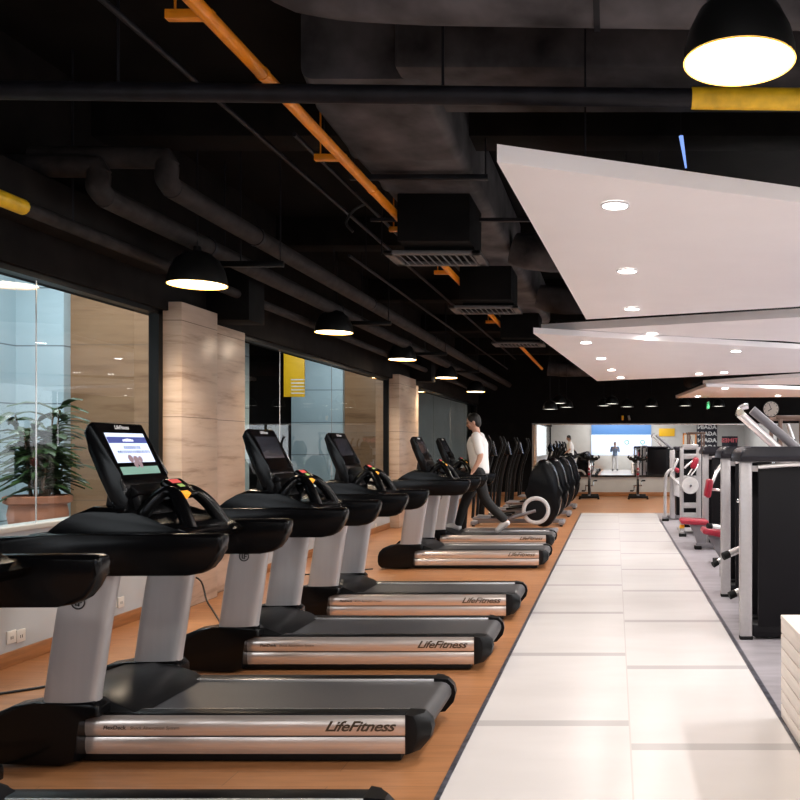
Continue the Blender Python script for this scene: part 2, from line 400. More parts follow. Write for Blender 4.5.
# ------------------------------------------------------------------ potted plant
pl = thing('potted_plant', 'bushy green plant in a terracotta urn behind the window glass', 'plant', (-4.93, 7.35, 0))
obj('plinth', MB().box((-.24, -.24, 0), (.24, .24, .52), .015), M['lobbyfloor'], pl)
obj('urn', MB().lathe([(.0, .52), (.17, .52), (.18, .56), (.13, .60), (.14, .66), (.20, .74), (.225, .90), (.21, .98), (.25, 1.0), (.255, 1.05), (.23, 1.06), (.22, 1.02), (0, 1.02)], seg=36), M['terracotta'], pl)
obj('soil', MB().lathe([(0, 1.025), (.215, 1.02)], seg=24), M['soil'], pl)
lf, st = MB(), MB()
rnd = random.Random(3)
for k in range(13):
    a = rnd.uniform(0, 2*PI); ln = rnd.uniform(.3, .75); sp_ = rnd.uniform(.08, .28)
    tip = Vector((math.cos(a)*sp_, math.sin(a)*sp_, 1.05+ln)); bt = Vector((math.cos(a)*.06, math.sin(a)*.06, 1.0))
    st.tube([bt, (bt+tip)/2+Vector((0, 0, .05)), tip], [.012, .010, .006], 6, 3)
    for j in range(22):
        t_ = rnd.uniform(.25, 1.02); o_ = bt.lerp(tip, t_); b_ = rnd.uniform(0, 2*PI); L = rnd.uniform(.18, .36); W = L*.13
        d_ = Vector((math.cos(b_), math.sin(b_), rnd.uniform(-.1, .7))).normalized(); sd = d_.cross(Vector((0, 0, 1))).normalized(); n_ = sd.cross(d_)
        pts = []
        for s_, wd, dr in ((0, .2, 0), (.3, .9, .02), (.6, 1, -.02), (1, .05, -.14)):
            c_ = o_+d_*L*s_+Vector((0, 0, dr*L*2))
            pts.append((c_-sd*W*wd, c_+n_*W*.3, c_+sd*W*wd))
        vs = [[lf.bm.verts.new(p) for p in row] for row in pts]
        for r0, r1 in zip(vs, vs[1:]):
            lf.bm.faces.new((r0[0], r0[1], r1[1], r1[0])); lf.bm.faces.new((r0[1], r0[2], r1[2], r1[1]))
obj('foliage', lf, M['leaf'], pl, 80, weld=False); obj('stem', st, M['stem'], pl)

# ------------------------------------------------------------------ treadmill
def make_treadmill():
    t = thing('treadmill', '', 'treadmill', group='treadmills in a row along the windows')
    # base and feet
    obj('base_frame', MB().box((-.75, -.335, .012), (.93, .335, .185), .01).box((-.55, -.352, .010), (.93, .352, .05), .004), M['satin'], t)  # low wide second slab: skirt that also stands in for floor shadow
    for x in (-.7, .88):
        for y in (-.28, .28): obj('levelling_foot', MB().lathe([(0, 0), (.032, 0), (.032, .012), (.014, .018), (.014, .06), (0, .06)], (x, y, 0), 14), M['rubber'], t)
    for s in (-1, 1):
        pr = [(.335, .037), (.352, .042), (.362, .07), (.362, .105), (.356, .121), (.352, .121), (.352, .129), (.357, .129), (.364, .15), (.364, .178), (.357, .206), (.343, .221), (.335, .221)]
        r = obj('side_rail', MB().prism([(s*u, v) for u, v in pr], 'x', -.55, .953), M['strip'], t)
        obj('groove', MB().box((-.55, s*.351, .119), (.953, s*.3535, .131)), M['groove'], r)
        obj('foot_rail', MB().box((-.5, min(s*.262, s*.344), .19), (.955, max(s*.262, s*.344), .228), .006), M['satin'], t)
        obj('rail_trim', MB().box((-.5, min(s*.2555, s*.263), .203), (.955, max(s*.2555, s*.263), .226), .001), M['lip'], t)
        cap = [(.953, .042), (1.015, .050), (1.06, .10), (1.072, .15), (1.062, .19), (1.03, .222), (.953, .229)]
        obj('end_cap', MB().loft([[(x_ if x_ < .96 else .953+(x_-.953)*f_, s*y_, z_) for x_, z_ in cap] for y_, f_ in ((.262, 1), (.318, .97), (.352, .60), (.366, .50), (.368, .46))]), M['satin'], t)
        # upright
        rings = []
        for z, x0, x1, th in ((.24, -.715, -.465, .052), (.32, -.71, -.462, .05), (.5, -.685, -.435, .047), (.7, -.655, -.405, .044), (.92, -.615, -.365, .042)):
            ring = []
            for k in range(20):
                a = 2*PI*k/20; ca, sa = math.cos(a), math.sin(a)
                ring.append(((x0+x1)/2+(x1-x0)/2*math.copysign(abs(ca)**.45, ca), s*.375+th*math.copysign(abs(sa)**.6, sa), z))
            rings.append(ring)
        u = obj('upright', MB().loft(rings), M['upright'], t, 50)
        if s < 0:
            b = MB().torus((-.535, -.4225, 0.762), .030, .0035, 'y', 24, 6)
            b.box((-.548, -.425, 0.747), (-.543, -.421, 0.780)).box((-.548, -.425, 0.747), (-.53, -.421, 0.752)).box((-.534, -.425, 0.744), (-.529, -.421, 0.778)).box((-.534, -.425, 0.773), (-.512, -.421, 0.778)).box((-.534, -.425, 0.759), (-.517, -.421, 0.764))
            obj('badge', b, M['ink'], u)
        # arm
        arm = [(-.96, .93), (-.92, .897), (-.5, .885), (-.02, .887), (.035, .896), (.075, .918), (.105, .955), (.126, 1.005), (.136, 1.045), (.133, 1.067), (.115, 1.078), (-.6, 1.074), (-.92, 1.06), (-.96, 1.03)]
        obj('arm', MB().prism(arm, 'y', s*.40-.042, s*.40+.042, .018, 3), M['black'], t)
        # arched handlebar legs
        h = MB().tube([(-.37, s*.14, 1.08), (-.33, s*.13, 1.17), (-.265, s*.10, 1.245), (-.21, s*.10, 1.245), (-.15, s*.14, 1.18), (-.09, s*.18, 1.07)], [.036, .034, .030, .030, .034, .036], 12, 4)
        obj('handlebar', h, M['black'], t)
    # belt
    pf = [(-.5, .19), (.98, .19)]
    for k in range(7):
        a = PI/2-k*PI/6; pf.append((1.0+.052*math.cos(a), .158+.052*math.sin(a)))
    top = [(-.52, .213), (.98, .213)]+[(1.0+.052*math.cos(PI/2-k*PI/7), .160+.053*math.sin(PI/2-k*PI/7)) for k in range(8)]+[(.95, .107), (.9, .15), (-.52, .15)]
    obj('running_belt', MB().prism(top, 'y', -.253, .253), M['belt'], t)
    # shroud and motor hood
    sh = [(-.975, .10), (-.972, .16), (-.955, .21), (-.91, .255), (-.84, .285), (-.74, .30), (-.47, .305), (-.44, .28), (-.44, .235), (-.54, .228), (-.54, .03), (-.62, .008), (-.93, .02), (-.965, .055)]
    for s in (-1, 1): obj('side_shroud', MB().prism(sh, 'y', min(s*.315, s*.43), max(s*.315, s*.43), .014, 3), M['black'], t)
    hood = [(-.94, .03), (-.955, .12), (-.93, .20), (-.86, .25), (-.74, .29), (-.58, .30), (-.46, .285), (-.36, .245), (-.30, .216), (-.6, .20), (-.6, .03)]
    obj('motor_hood', MB().prism(hood, 'y', -.33, .33, .01, 2), M['satin'], t)
    # dash
    ds = [(-.88, 1.03), (-.80, 1.068), (-.16, 1.068), (-.10, 1.04), (-.14, 1.0), (-.5, .95), (-.84, .97)]
    hp = [(-.83, 1.02), (-.79, 1.06), (-.72, 1.115), (-.65, 1.155), (-.57, 1.19), (-.44, 1.18), (-.38, 1.14), (-.30, 1.115), (-.15, 1.10), (-.10, 1.07), (-.14, 1.02)]
    obj('dashboard', MB().prism(ds, 'y', -.375, .375, .02, 3).prism(hp, 'y', -.27, .27, .03, 3), M['black'], t)
    # console housing
    u = Vector((.417, 0, -.909)); n = Vector((.909, 0, .417)); A = Vector((-.57, 0, 1.543)); B = Vector((-.475, 0, 1.336))
    def q(p): return (p.x, p.z)
    hs = [q(A-.052*u+.004*n), q(A-.062*u-.008*n), q(A-.058*u-.03*n), q(A-.03*u-.062*n), q(A+.06*u-.072*n), q(B-.03*u-.078*n), q(B+.10*u-.085*n), q(B+.19*u-.07*n), q(B+.19*u-.03*n), q(B+.12*u-.012*n), q(B+.085*u+.012*n), q(B+.03*u+.018*n), q(B+.012*u+.006*n)]
    obj('console', MB().prism(hs, 'y', -.222, .215, .016, 3), M['black'], t)
    obj('console_neck', MB().prism([(-.56, 1.30), (-.585, 1.14), (-.37, 1.14), (-.41, 1.24), (-.47, 1.30)], 'y', -.15, .15, .02), M['satin'], t)
    c = t.children[-2]
    text_mesh('console_lettering', 'LifeFitness', .030, M['posterw'], c, T(A-.022*u+.0055*n) @ Matrix(((0, -u.x, n.x, 0), (1, 0, 0, 0), (0, -u.z, n.z, 0), (0, 0, 0, 1))), .0006, .3, 'CENTER', .0006)
    l = MB()
    for i in range(7): l.box((0, 0, 0), (0, 0, 0))
    l = MB().prism([q(B+.055*u+.014*n), q(B+.10*u+.035*n), q(B+.115*u+.03*n), q(B+.12*u-.02*n)], 'y', -.17, .17, .006)
    obj('console_shelf', l, M['satin'], t)
    # screen
    def face(o, h, y0, y1, m, nm, par, off):
        k = MB(); p = [A+u*o, A+u*h]
        k.loft([[p[0]+Vector((0, y0, 0))+n*off, p[0]+Vector((0, y1, 0))+n*off, p[1]+Vector((0, y1, 0))+n*off, p[1]+Vector((0, y0, 0))+n*off],
                [p[0]+Vector((0, y0, 0))+n*(off-.003), p[0]+Vector((0, y1, 0))+n*(off-.003), p[1]+Vector((0, y1, 0))+n*(off-.003), p[1]+Vector((0, y0, 0))+n*(off-.003)]])
        return obj(nm, k, m, par)
    face(0, .228, -.172, .172, M['screen_off'], 'screen', t, .0055)
    # control pad
    cp = MB().box((-.30, -.085, 1.245), (-.165, .085, 1.285), .014, 3, R(.62, 3, 'Y'), (-.2325, 0, 1.262))
    cp = obj('control_pad', cp, M['black'], t)
    rot = R(.62, 3, 'Y'); pv = (-.2325, 0, 1.262)
    obj('red_key', MB().box((-.285, -.06, 1.284), (-.255, .03, 1.287), .001, 1, rot, pv), M['led_red'], cp)
    obj('green_key', MB().box((-.245, -.035, 1.284), (-.222, .015, 1.287), .001, 1, rot, pv), M['led_green'], cp)
    obj('amber_key', MB().box((-.19, -.087, 1.25), (-.163, -.02, 1.287), .002, 1, rot, pv), M['led_amber'], cp)
    # crossbar of the handlebar
    obj('handlebar_bridge', MB().tube([(-.24, -.11, 1.243), (-.24, .11, 1.243)], .028, 12), M['black'], t)
    # lettering on both rails' outer faces
    text_mesh('rail_lettering', 'LifeFitness', .066, M['gold'], t, T((.575, -.3645, .152)) @ FACE_MY, .0008, .45, 'LEFT', .0013, .95, 1.24)
    text_mesh('deck_lettering', 'FlexDeck', .025, M['ink'], t, T((-.455, -.3645, .160)) @ FACE_MY, .0006, .15, 'LEFT', .0006, 1.0, 1.1)
    text_mesh('deck_lettering', 'Shock Absorption System', .021, M['ink'], t, T((-.33, -.3645, .160)) @ FACE_MY, .0006, .2, 'LEFT', 0, 1.0, 1.05)
    # thin underline of the script logo
    return t
TM = [(-1.85, 2.80, 'black treadmill cut off by the bottom edge, only its far rail and one arm showing'),
      (-1.93, 4.37, 'treadmill with the lit white and blue screen on its console'),
      (-1.88, 6.02, 'treadmill with a dark blank screen, directly behind the lit screen treadmill'),
      (-1.875, 7.64, 'treadmill with a pale reflecting blank screen, just before the gap at the far stone column'),
      (-1.87, 10.72, 'treadmill beyond the gap, the empty one in front of the walking man'),
      (-1.93, 12.52, 'treadmill the man in the white shirt walks on')]
protos = make_treadmill()
for c in protos.children:
    if c.name.split('.')[0] in ('handlebar', 'control_pad', 'handlebar_bridge'): c.location.x = -.05
mills = []
for i, (x, y, lab) in enumerate(TM):
    o = protos if i == 0 else copy_tree(protos)
    o.location = (x, y, 0); o['label'] = lab; mills.append(o)
for c in mills[0].children:
    if c.name.split('.')[0] in ('arm', 'dashboard', 'console', 'console_neck', 'console_shelf', 'screen', 'control_pad', 'handlebar', 'handlebar_bridge'): c.location.x -= .18
    if c.name.split('.')[0] == 'upright': c.location.x = -.07
# pictures on the one lit screen
t1 = mills[1]
u = Vector((.417, 0, -.909)); n = Vector((.909, 0, .417)); A = Vector((-.57, 0, 1.543))
scr = [c for c in t1.children if c.name.startswith('screen')][0]
scr.data = scr.data.copy(); scr.data.materials[0] = M['scr_white']; scr['label'] = 'lit white and blue screen'
def patch(name, rects, m, off=.0065):
    k = MB()
    for o0, h0, y0, y1 in rects:
        k.poly([A+u*o0+Vector((0, y0, 0))+n*off, A+u*o0+Vector((0, y1, 0))+n*off, A+u*h0+Vector((0, y1, 0))+n*off, A+u*h0+Vector((0, y0, 0))+n*off])
    return obj(name, k, m, scr)
patch('screen_header', [(.022, .056, -.172, .172)], M['scr_blue'])
rr = random.Random(5)
patch('screen_emblem', [(.031+abs(k-3)*.002, .047, -.045+k*.014, -.035+k*.014) for k in range(7)], M['scr_pale'], .0072)
tl = []
for row, (o0, a, b) in enumerate(((.074, -.06, .075), (.098, -.13, .16))):
    y = a
    while y < b:
        wv = rr.uniform(.008, .014); tl.append((o0, o0+.006, y, y+wv)); tl.append((o0+.008, o0+.014, y+.001, y+wv-.001)); tl.append((o0, o0+.014, y+wv*.4, y+wv*.6)); y += .0165
patch('screen_text', tl, M['scr_text'])
patch('screen_grass', [(.186, .228, -.172, .172)], M['scr_green'])
k = MB()
for cy, co_, r_ in ((-.045, .142, .022), (.0, .150, .024), (.04, .146, .018), (-.02, .175, .018), (.02, .176, .018)):
    k.poly([A+u*(co_+r_*math.sin(a*PI/6))+Vector((0, cy+r_*math.cos(a*PI/6), 0))+n*(.0069+.0001*len(k.bm.faces)) for a in range(12)])
obj('screen_flowers', k, M['scr_brown'], scr)
scr2 = [c for c in mills[3].children if c.name.startswith('screen')][0]

# ------------------------------------------------------------------ people
def remesh_obj(name, mb, m, parent, voxel=.009, smooth=6):
    o = obj(name, mb, m, None)
    r = o.modifiers.new('r', 'REMESH'); r.mode = 'VOXEL'; r.voxel_size = voxel; r.use_smooth_shade = True
    s_ = o.modifiers.new('s', 'SMOOTH'); s_.factor = .5; s_.iterations = smooth
    dg = bpy.context.evaluated_depsgraph_get()
    me = bpy.data.meshes.new_from_object(o.evaluated_get(dg)); bpy.data.objects.remove(o); me.name = name
    if not me.materials: me.materials.append(m)
    me.shade_smooth()
    k = bpy.data.objects.new(name, me); C.objects.link(k); k.parent = parent
    return k
def limb(mb, pts, rs):
    mb.tube(pts, rs, 14, 4)
    for p, r in ((pts[0], rs[0]), (pts[-1], rs[-1])): mb.ell(p, r*.98, 12)
def hand(mb, wr, d, side, pn):
    # palm from the wrist along d; five fingers curl towards pn
    wr, d, pn = Vector(wr), Vector(d).normalized(), Vector(pn).normalized(); sd = d.cross(pn).normalized()*side
    for k in range(4):
        o = sd*(.027-.018*k); ln = (.068, .078, .073, .056)[k]
        b0 = wr+d*.02+o*.6; b1 = wr+d*.085+o
        mb.tube([b0, b1], [.014, .012], 8); mb.ell(b1, .012, 8)
        b2 = b1+d*ln*.5+pn*ln*.15; b3 = b2+d*ln*.3+pn*ln*.35
        mb.tube([b1, b2, b3], [.0095, .0085, .0075], 8, 2); mb.ell(b3, .0078, 8)
    c0 = wr+d*.03+sd*.02; c1 = wr+d*.06+sd*.052+pn*.01; c2 = wr+d*.092+sd*.055+pn*.025
    mb.tube([c0, c1, c2], [.014, .011, .009], 8, 2); mb.ell(c2, .009, 8)
def make_person(label, loc, rz, J, shirt, trousers, shoe, voxel=.009, hands_=None):
    t = thing('person', label, 'person', loc, rz)
    V = {k: Vector(v) for k, v in J.items()}
    b = MB()
    hd = V['head']; f = V['face'].normalized(); side = Vector((0, 0, 1)).cross(f).normalized(); up = f.cross(side)
    rotm = Matrix((f, side, up)).transposed()
    b.ell(hd, (.098, .076, .115), 20, rotm); b.ell(hd+f*.03-up*.06, (.062, .055, .062), 16, rotm)
    b.ell(hd+f*.102-up*.022, (.018, .013, .024), 10, rotm)                       # nose
    for s in (-1, 1):
        b.ell(hd+side*s*.076-up*.015-f*.01, (.018, .010, .032), 10, rotm)        # ears
        b.ell(hd+f*.088+side*s*.032+up*.022, (.014, .022, .008), 10, rotm)       # brow
        b.ell(hd+side*s*.045+f*.06-up*.03, (.028, .022, .024), 10, rotm)         # cheeks
    b.ell(hd+f*.088-up*.072, (.014, .026, .010), 10, rotm)                       # lips
    limb(b, [V['neck']-Vector((0, 0, .05)), V['neck'], hd-up*.06], [.062, .055, .055])
    b.tube([V['pelvis'], V['waist'], V['chest'], V['neck']-Vector((0, 0, .04))], [.125, .118, .14, .06], 18, 4); b.ell(V['pelvis'], .125)
    for s in ('l', 'r'):
        b.tube([V['chest']+Vector((0, 0, .05)), V['sh'+s]], [.09, .055], 14); limb(b, [V['sh'+s], V['el'+s], V['wr'+s]], [.055, .043, .028])
        pn = V['pn'+s] if 'pn'+s in V else f
        hand(b, V['wr'+s], V['wr'+s]-V['el'+s], 1 if s == 'l' else -1, pn)
        limb(b, [V['hip'+s], V['kn'+s], V['an'+s]], [.085, .058, .04]); limb(b, [V['an'+s], V['to'+s]], [.042, .032])
    remesh_obj('body', b, M['skin'], t, voxel*.8, 3)
    e = MB()
    for s in (-1, 1): e.ell(hd+f*.092+side*s*.032+up*.008, (.008, .014, .008), 10, rotm)
    obj('eyes', e, M['ink'], t)
    h = MB(); h.ell(hd+up*.022-f*.014, (.100, .083, .110), 18, rotm); h.ell(hd-f*.04-up*.02, (.066, .077, .085), 16, rotm)
    ho = remesh_obj('hair', h, M['hair'], t, .009, 2)
    sh = MB(); sh.tube([V['pelvis']-Vector((0, 0, .06)), V['pelvis'], V['waist'], V['chest'], V['chest']+Vector((0, 0, .11))], [.140, .142, .14, .158, .11], 20, 4)
    for s in ('l', 'r'):
        sh.tube([V['chest']+Vector((0, 0, .05)), V['sh'+s]], [.10, .072], 14)
        lim = V['el'+s] if J.get('long') is None else V['wr'+s]
        limb(sh, [V['sh'+s], V['sh'+s].lerp(V['el'+s], .5), V['sh'+s].lerp(V['el'+s], .8)], [.074, .068, .064])
        if J.get('long'): limb(sh, [V['el'+s].lerp(V['sh'+s], .2), V['el'+s], V['el'+s].lerp(V['wr'+s], .9)], [.062, .056, .043])
    remesh_obj('shirt', sh, shirt, t, voxel, 5)
    tr = MB(); tr.tube([V['pelvis']-Vector((0, 0, .07)), V['pelvis']+Vector((0, 0, .03))], [.132, .134], 18); tr.ell(V['pelvis']-Vector((0, 0, .05)), .132)
    for s in ('l', 'r'): limb(tr, [V['hip'+s], V['kn'+s], V['an'+s].lerp(V['kn'+s], .1)], [.103, .076, .060])
    remesh_obj('trousers', tr, trousers, t, voxel, 5)
    for s in ('l', 'r'):
        so = MB(); a, o_ = V['an'+s], V['to'+s]; d_ = (o_-a).normalized()
        so.ell(a-Vector((0, 0, .02)), (.056, .05, .05), 14); so.tube([a-d_*.03-Vector((0, 0, .03)), a.lerp(o_, .5), o_], [.05, .05, .04], 14, 3); so.ell(o_, .042, 12)
        remesh_obj('shoe', so, shoe, t, .008, 4)
    return t
make_person('man in a white t-shirt and black trousers walking on a treadmill, seen from his side', (-1.97, 12.5, .213), PI, dict(
    pelvis=(0, 0, .93), waist=(.01, 0, 1.08), chest=(.03, 0, 1.29), neck=(.045, 0, 1.475), head=(.085, 0, 1.62), face=(1, 0, -.32),
    shl=(.02, .185, 1.40), ell=(-.05, .235, 1.13), wrl=(.06, .235, .90), shr=(.02, -.185, 1.40), elr=(.02, -.24, 1.13), wrr=(.2, -.22, .97),
    hipl=(0, .09, .88), knl=(-.10, .09, .50), anl=(-.40, .09, .175), tol=(-.28, .09, .055),
    hipr=(0, -.09, .88), knr=(.20, -.09, .50), anr=(.33, -.09, .10), tor=(.48, -.10, .085)), M['shirt'], M['trousers'], M['shoe'])
make_person('person in a blue shirt and white trousers photographing towards the mirror', (0, -.55, 0), PI/2, dict(
    pelvis=(0, 0, .93), waist=(.0, 0, 1.08), chest=(.01, 0, 1.29), neck=(.02, 0, 1.46), head=(.05, 0, 1.60), face=(1, 0, -.05), long=(1, 0, 0),
    shl=(.01, .185, 1.39), ell=(.10, .235, 1.16), wrl=(.28, .12, 1.33), shr=(.01, -.185, 1.39), elr=(.10, -.235, 1.16), wrr=(.28, -.12, 1.33),
    pnl=(0, -1, 0), pnr=(0, 1, 0),
    hipl=(0, .09, .88), knl=(.02, .11, .49), anl=(0, .13, .09), tol=(.14, .15, .045),
    hipr=(0, -.09, .88), knr=(.02, -.11, .49), anr=(0, -.13, .09), tor=(.14, -.15, .045)), M['blueshirt'], M['whitepant'], M['ink'])

# ------------------------------------------------------------------ cross trainers
def make_elliptical():
    t = thing('cross_trainer', '', 'exercise machine', group='cross trainers beyond the treadmills')
    oval = [(.0+.30*math.cos(a*2*PI/28)*(1.0 if math.sin(a*2*PI/28) < 0 else .86), .70+.56*math.sin(a*2*PI/28)) for a in range(28)]
    sh = obj('flywheel_shroud', MB().prism(oval, 'y', -.16, .16, .05, 4), M['black'], t)
    for s in (-1, 1):
        obj('drive_ring', MB().torus((-.12, s*.165, .42), .20, .035, 'y', 36, 10, .7), M['plate'], t)
        obj('drive_disc', MB().lathe([(0, 0), (.17, 0), (.165, s*.02), (0, s*.03)], (-.12, s*.16, .42), 32, 'y'), M['satin'], t)
        obj('pedal_bar', MB().tube([(-.12, s*.22, .42), (-.6, s*.22, .28), (-1.15, s*.22, .30)], .028, 10), M['silver_dark'], t)
        obj('pedal', MB().box((-.85, s*.22-.07, .32), (-.5, s*.22+.07, .36), .02, 2, R(-.1, 3, 'Y')), M['satin'], t)
        obj('moving_handle', MB().tube([(-1.15, s*.22, .30), (-1.1, s*.24, .9), (-1.0, s*.25, 1.25), (-.92, s*.25, 1.5), (-.97, s*.24, 1.66)], [.026, .024, .02, .02, .02], 10, 4), M['satin'], t)
    obj('base_frame', MB().box((-1.45, -.05, .04), (.2, .05, .12), .015).box((-1.5, -.3, .02), (-1.4, .3, .1), .02).box((.12, -.3, .02), (.22, .3, .1), .02), M['silver_dark'], t)
    obj('mast', MB().tube([(-1.35, 0, .1), (-1.28, 0, .8), (-1.15, 0, 1.3)], [.06, .05, .045], 12, 3), M['satin'], t)
    obj('console', MB().prism([(-1.22, 1.27), (-1.26, 1.42), (-1.18, 1.58), (-1.13, 1.57), (-1.06, 1.3)], 'y', -.18, .18, .02), M['black'], t)
    obj('screen', MB().prism([(-1.128, 1.54), (-1.075, 1.33), (-1.082, 1.33), (-1.135, 1.54)], 'y', -.13, .13), M['screen_off'], t)
    for x in (-1.45, .17):
        for y in (-.27, .27): obj('levelling_foot', MB().lathe([(0, 0), (.03, 0), (.03, .025), (0, .025)], (x, y, 0), 12), M['rubber'], t)
    return t
e0 = make_elliptical()
for i, (x, y, lab) in enumerate(((-1.18, 14.3, 'first black cross trainer beyond the walking man, with the most visible white drive ring'),
                                 (-1.16, 16.1, 'second black cross trainer in the row, its shroud half hidden by the first'),
                                 (-1.14, 18.2, 'third black cross trainer in the row, between second and last'),
                                 (-1.12, 20.4, 'last black cross trainer, standing nearest the spin bikes'))):
    o = e0 if i == 0 else copy_tree(e0)
    o.location = (x, y, 0); o['label'] = lab

# ------------------------------------------------------------------ spin bikes
def make_bike():
    t = thing('spin_bike', '', 'exercise bike', group='spin bikes in front of the mirror')
    obj('stabiliser', MB().box((-.28, -.50, .03), (.28, -.42, .10), .02), M['satin'], t)
    obj('stabiliser', MB().box((-.25, .42, .03), (.25, .50, .10), .02), M['satin'], t)
    for x in (-.26, .26): obj('rubber_foot', MB().cyl((x, -.46, 0), (x, -.46, .04), .03, 12), M['rubber'], t)
    for x in (-.23, .23): obj('rubber_foot', MB().cyl((x, .46, 0), (x, .46, .04), .03, 12), M['rubber'], t)
    fr = MB().tube([(0, -.46, .08), (0, -.05, .36), (0, .46, .08)], .035, 10).tube([(0, -.05, .36), (0, -.34, .80)], .035, 10).tube([(0, -.05, .36), (0, .28, .78)], .035, 10)
    obj('frame', fr, M['silver_dark'], t)
    obj('flywheel', MB().lathe([(0, -.03), (.20, -.03), (.22, -.02), (.22, .02), (.20, .03), (0, .03)], (0, -.33, .34), 28, 'x'), M['satin'], t)
    obj('handlebar_post', MB().cyl((0, -.34, .78), (0, -.36, 1.08), .025, 12), M['chrome'], t)
    obj('handlebar', MB().tube([(-.20, -.62, 1.17), (-.22, -.42, 1.11), (0, -.36, 1.09), (.22, -.42, 1.11), (.20, -.62, 1.17)], .026, 10, 4), M['rubber'], t)
    obj('bike_computer', MB().box((-.05, -.46, 1.10), (.05, -.36, 1.2), .01), M['satin'], t)
    obj('seat_post', MB().cyl((0, .28, .76), (0, .34, 1.0), .025, 12), M['chrome'], t)
    obj('saddle', MB().prism([(-.10, .48), (.10, .48), (.12, .40), (.05, .28), (.025, .14), (-.025, .14), (-.05, .28), (-.12, .40)], 'z', 1.0, 1.07, .025, 3), M['satin'], t)
    obj('red_band', MB().cyl((0, -.342, .82), (0, -.345, .87), .032, 12).cyl((0, -.31, .68), (0, -.325, .72), .039, 12), M['red'], t)
    cr = obj('crank', MB().cyl((-.12, -.05, .36), (.12, -.05, .36), .02, 10).tube([(-.10, -.05, .36), (-.11, -.12, .22)], .014, 8).tube([(.10, -.05, .36), (.11, .02, .50)], .014, 8), M['chrome'], t)
    obj('pedal', MB().box((-.22, -.17, .20), (-.12, -.07, .24), .01), M['satin'], t); obj('pedal', MB().box((.12, -.03, .48), (.22, .07, .52), .01), M['satin'], t)
    return t
b0 = make_bike()
b0.location = (-.72, 24.3, 0); b0['label'] = 'black spin bike before the mirror, nearer the cross trainers'
b1 = copy_tree(b0); b1.location = (.64, 24.3, 0); b1['label'] = 'black spin bike before the mirror, nearer the strength machines'

# ------------------------------------------------------------------ strength machines
def tower(t, x0, x1, y0, dep, top=1.475, post=.095, panel_gap=.045):
    """weight tower: posts, charcoal bullnose cover, black shroud panels, silver trim"""
    o = lambda nm, mb, m: obj(nm, mb, m, t)
    o('post', MB().box((x0, y0, .02), (x0+post, y0+.06, top-.10), .012), M['silver'])
    o('post', MB().box((x1-post, y0, .02), (x1, y0+.06, top-.10), .012), M['silver'])
    pr = [(x0-.005, top-.115)]
    for k in range(7):
        a = PI-k*PI/12; pr.append((x0-.005+.085+.085*math.cos(a), top-.085+.085*math.sin(a)))
    for k in range(7):
        a = PI/2-k*PI/12; pr.append((x1+.005-.085+.085*math.cos(a), top-.085+.085*math.sin(a)))
    pr += [(x1+.005, top-.115)]
    o('top_cover', MB().prism(pr, 'y', y0-.05, y0+dep+.04, .018, 3), M['cover'])
    px0, px1 = x0+post+panel_gap, x1-post-panel_gap
    o('shroud_panel', MB().box((px0, y0+.0, .10), (px1, y0+.02, top-.14), .006), M['shroud'])
    o('shroud_panel', MB().box((px0, y0+dep-.02, .10), (px1, y0+dep, top-.14), .006), M['shroud'])
    o('trim_strip', MB().tube([(px0-.005, y0-.008, top-.155), ((px0+px1)/2, y0-.02, top-.135), (px1+.005, y0-.008, top-.155)], .018, 10, 5), M['lip'])
    o('bracket', MB().box((x0+post-.005, y0+.01, top-.19), (px0+.01, y0+.05, top-.145), .004).box((px1-.01, y0+.01, top-.19), (x1-post+.005, y0+.05, top-.145), .004), M['silver'])
    o('base_frame', MB().box((x0+.1, y0+.005, .02), (x1-.1, y0+.08, .115), .01).box((x0+.1, y0+dep-.09, .02), (x1-.1, y0+dep-.01, .115), .01).box((x0+.12, y0+.05, .02), (x0+.2, y0+dep, .09), .01).box((x1-.1, y0+.05, .02), (x1-.02, y0+dep, .09), .01), M['shroud'])
    ws = MB()
    for k in range(12): ws.box((px0+.06, y0+.06, .12+k*.045), (px1-.06, y0+dep-.06, .16+k*.045), .004)
    o('weight_stack', ws, M['shroud'])
    o('guide_rod', MB().cyl((px0+.15, y0+dep/2, .1), (px0+.15, y0+dep/2, top-.12), .012, 10), M['chrome']); o('guide_rod', MB().cyl((px1-.15, y0+dep/2, .1), (px1-.15, y0+dep/2, top-.12), .012, 10), M['chrome'])
    for x in (x0+.05, x1-.05):
        for y in (y0+.03, y0+dep-.03):
            if y > y0+.1: x += .10 if x < (x0+x1)/2 else -.10
            o('rubber_foot', MB().box((x-.05, y-.03, 0), (x+.05, y+.03, .03), .006), M['rubber'])
def pad(t, nm, c, size, rot=None): return obj(nm, MB().box(Vector(c)-Vector(size)/2, Vector(c)+Vector(size)/2, min(size)*.42, 3, rot), M['red'], t)
def roller_arm(t, path, r=.03):
    a = obj('lever_arm', MB().tube(path, r, 12), M['lip'], t)
    p, q = Vector(path[0]), Vector(path[1]); d = (p-q).normalized()
    obj('black_grip', MB().cyl(p-d*.01, p+d*.05, r*1.08, 14), M['rubber'], a)
def seat_on(t, c, size, foot, tilt=0.):
    pad(t, 'seat', c, size, R(tilt, 3, 'Y'))
    cx, cy, cz = c
    fx, fy = foot
    obj('seat_support', MB().prism([(cx-.08, cz-.03), (cx+.2, cz-.03), (fx+.14, .06), (fx+.02, .06), (cx, cz-.15)], 'y', cy-.035, cy+.035, .008), M['silver_dark'], t)
    obj('adjuster_knob', MB().cyl((cx-.14, cy-.02, cz-.075), (cx-.20, cy-.03, cz-.075), .028, 14), M['yellow'], t)
    obj('base_rail', MB().box((fx, fy-.04, .02), (fx+.75, fy+.04, .09), .012), M['silver_dark'], t)
    obj('rubber_foot', MB().box((fx-.02, fy-.07, 0), (fx+.08, fy+.07, .05), .01), M['rubber'], t)
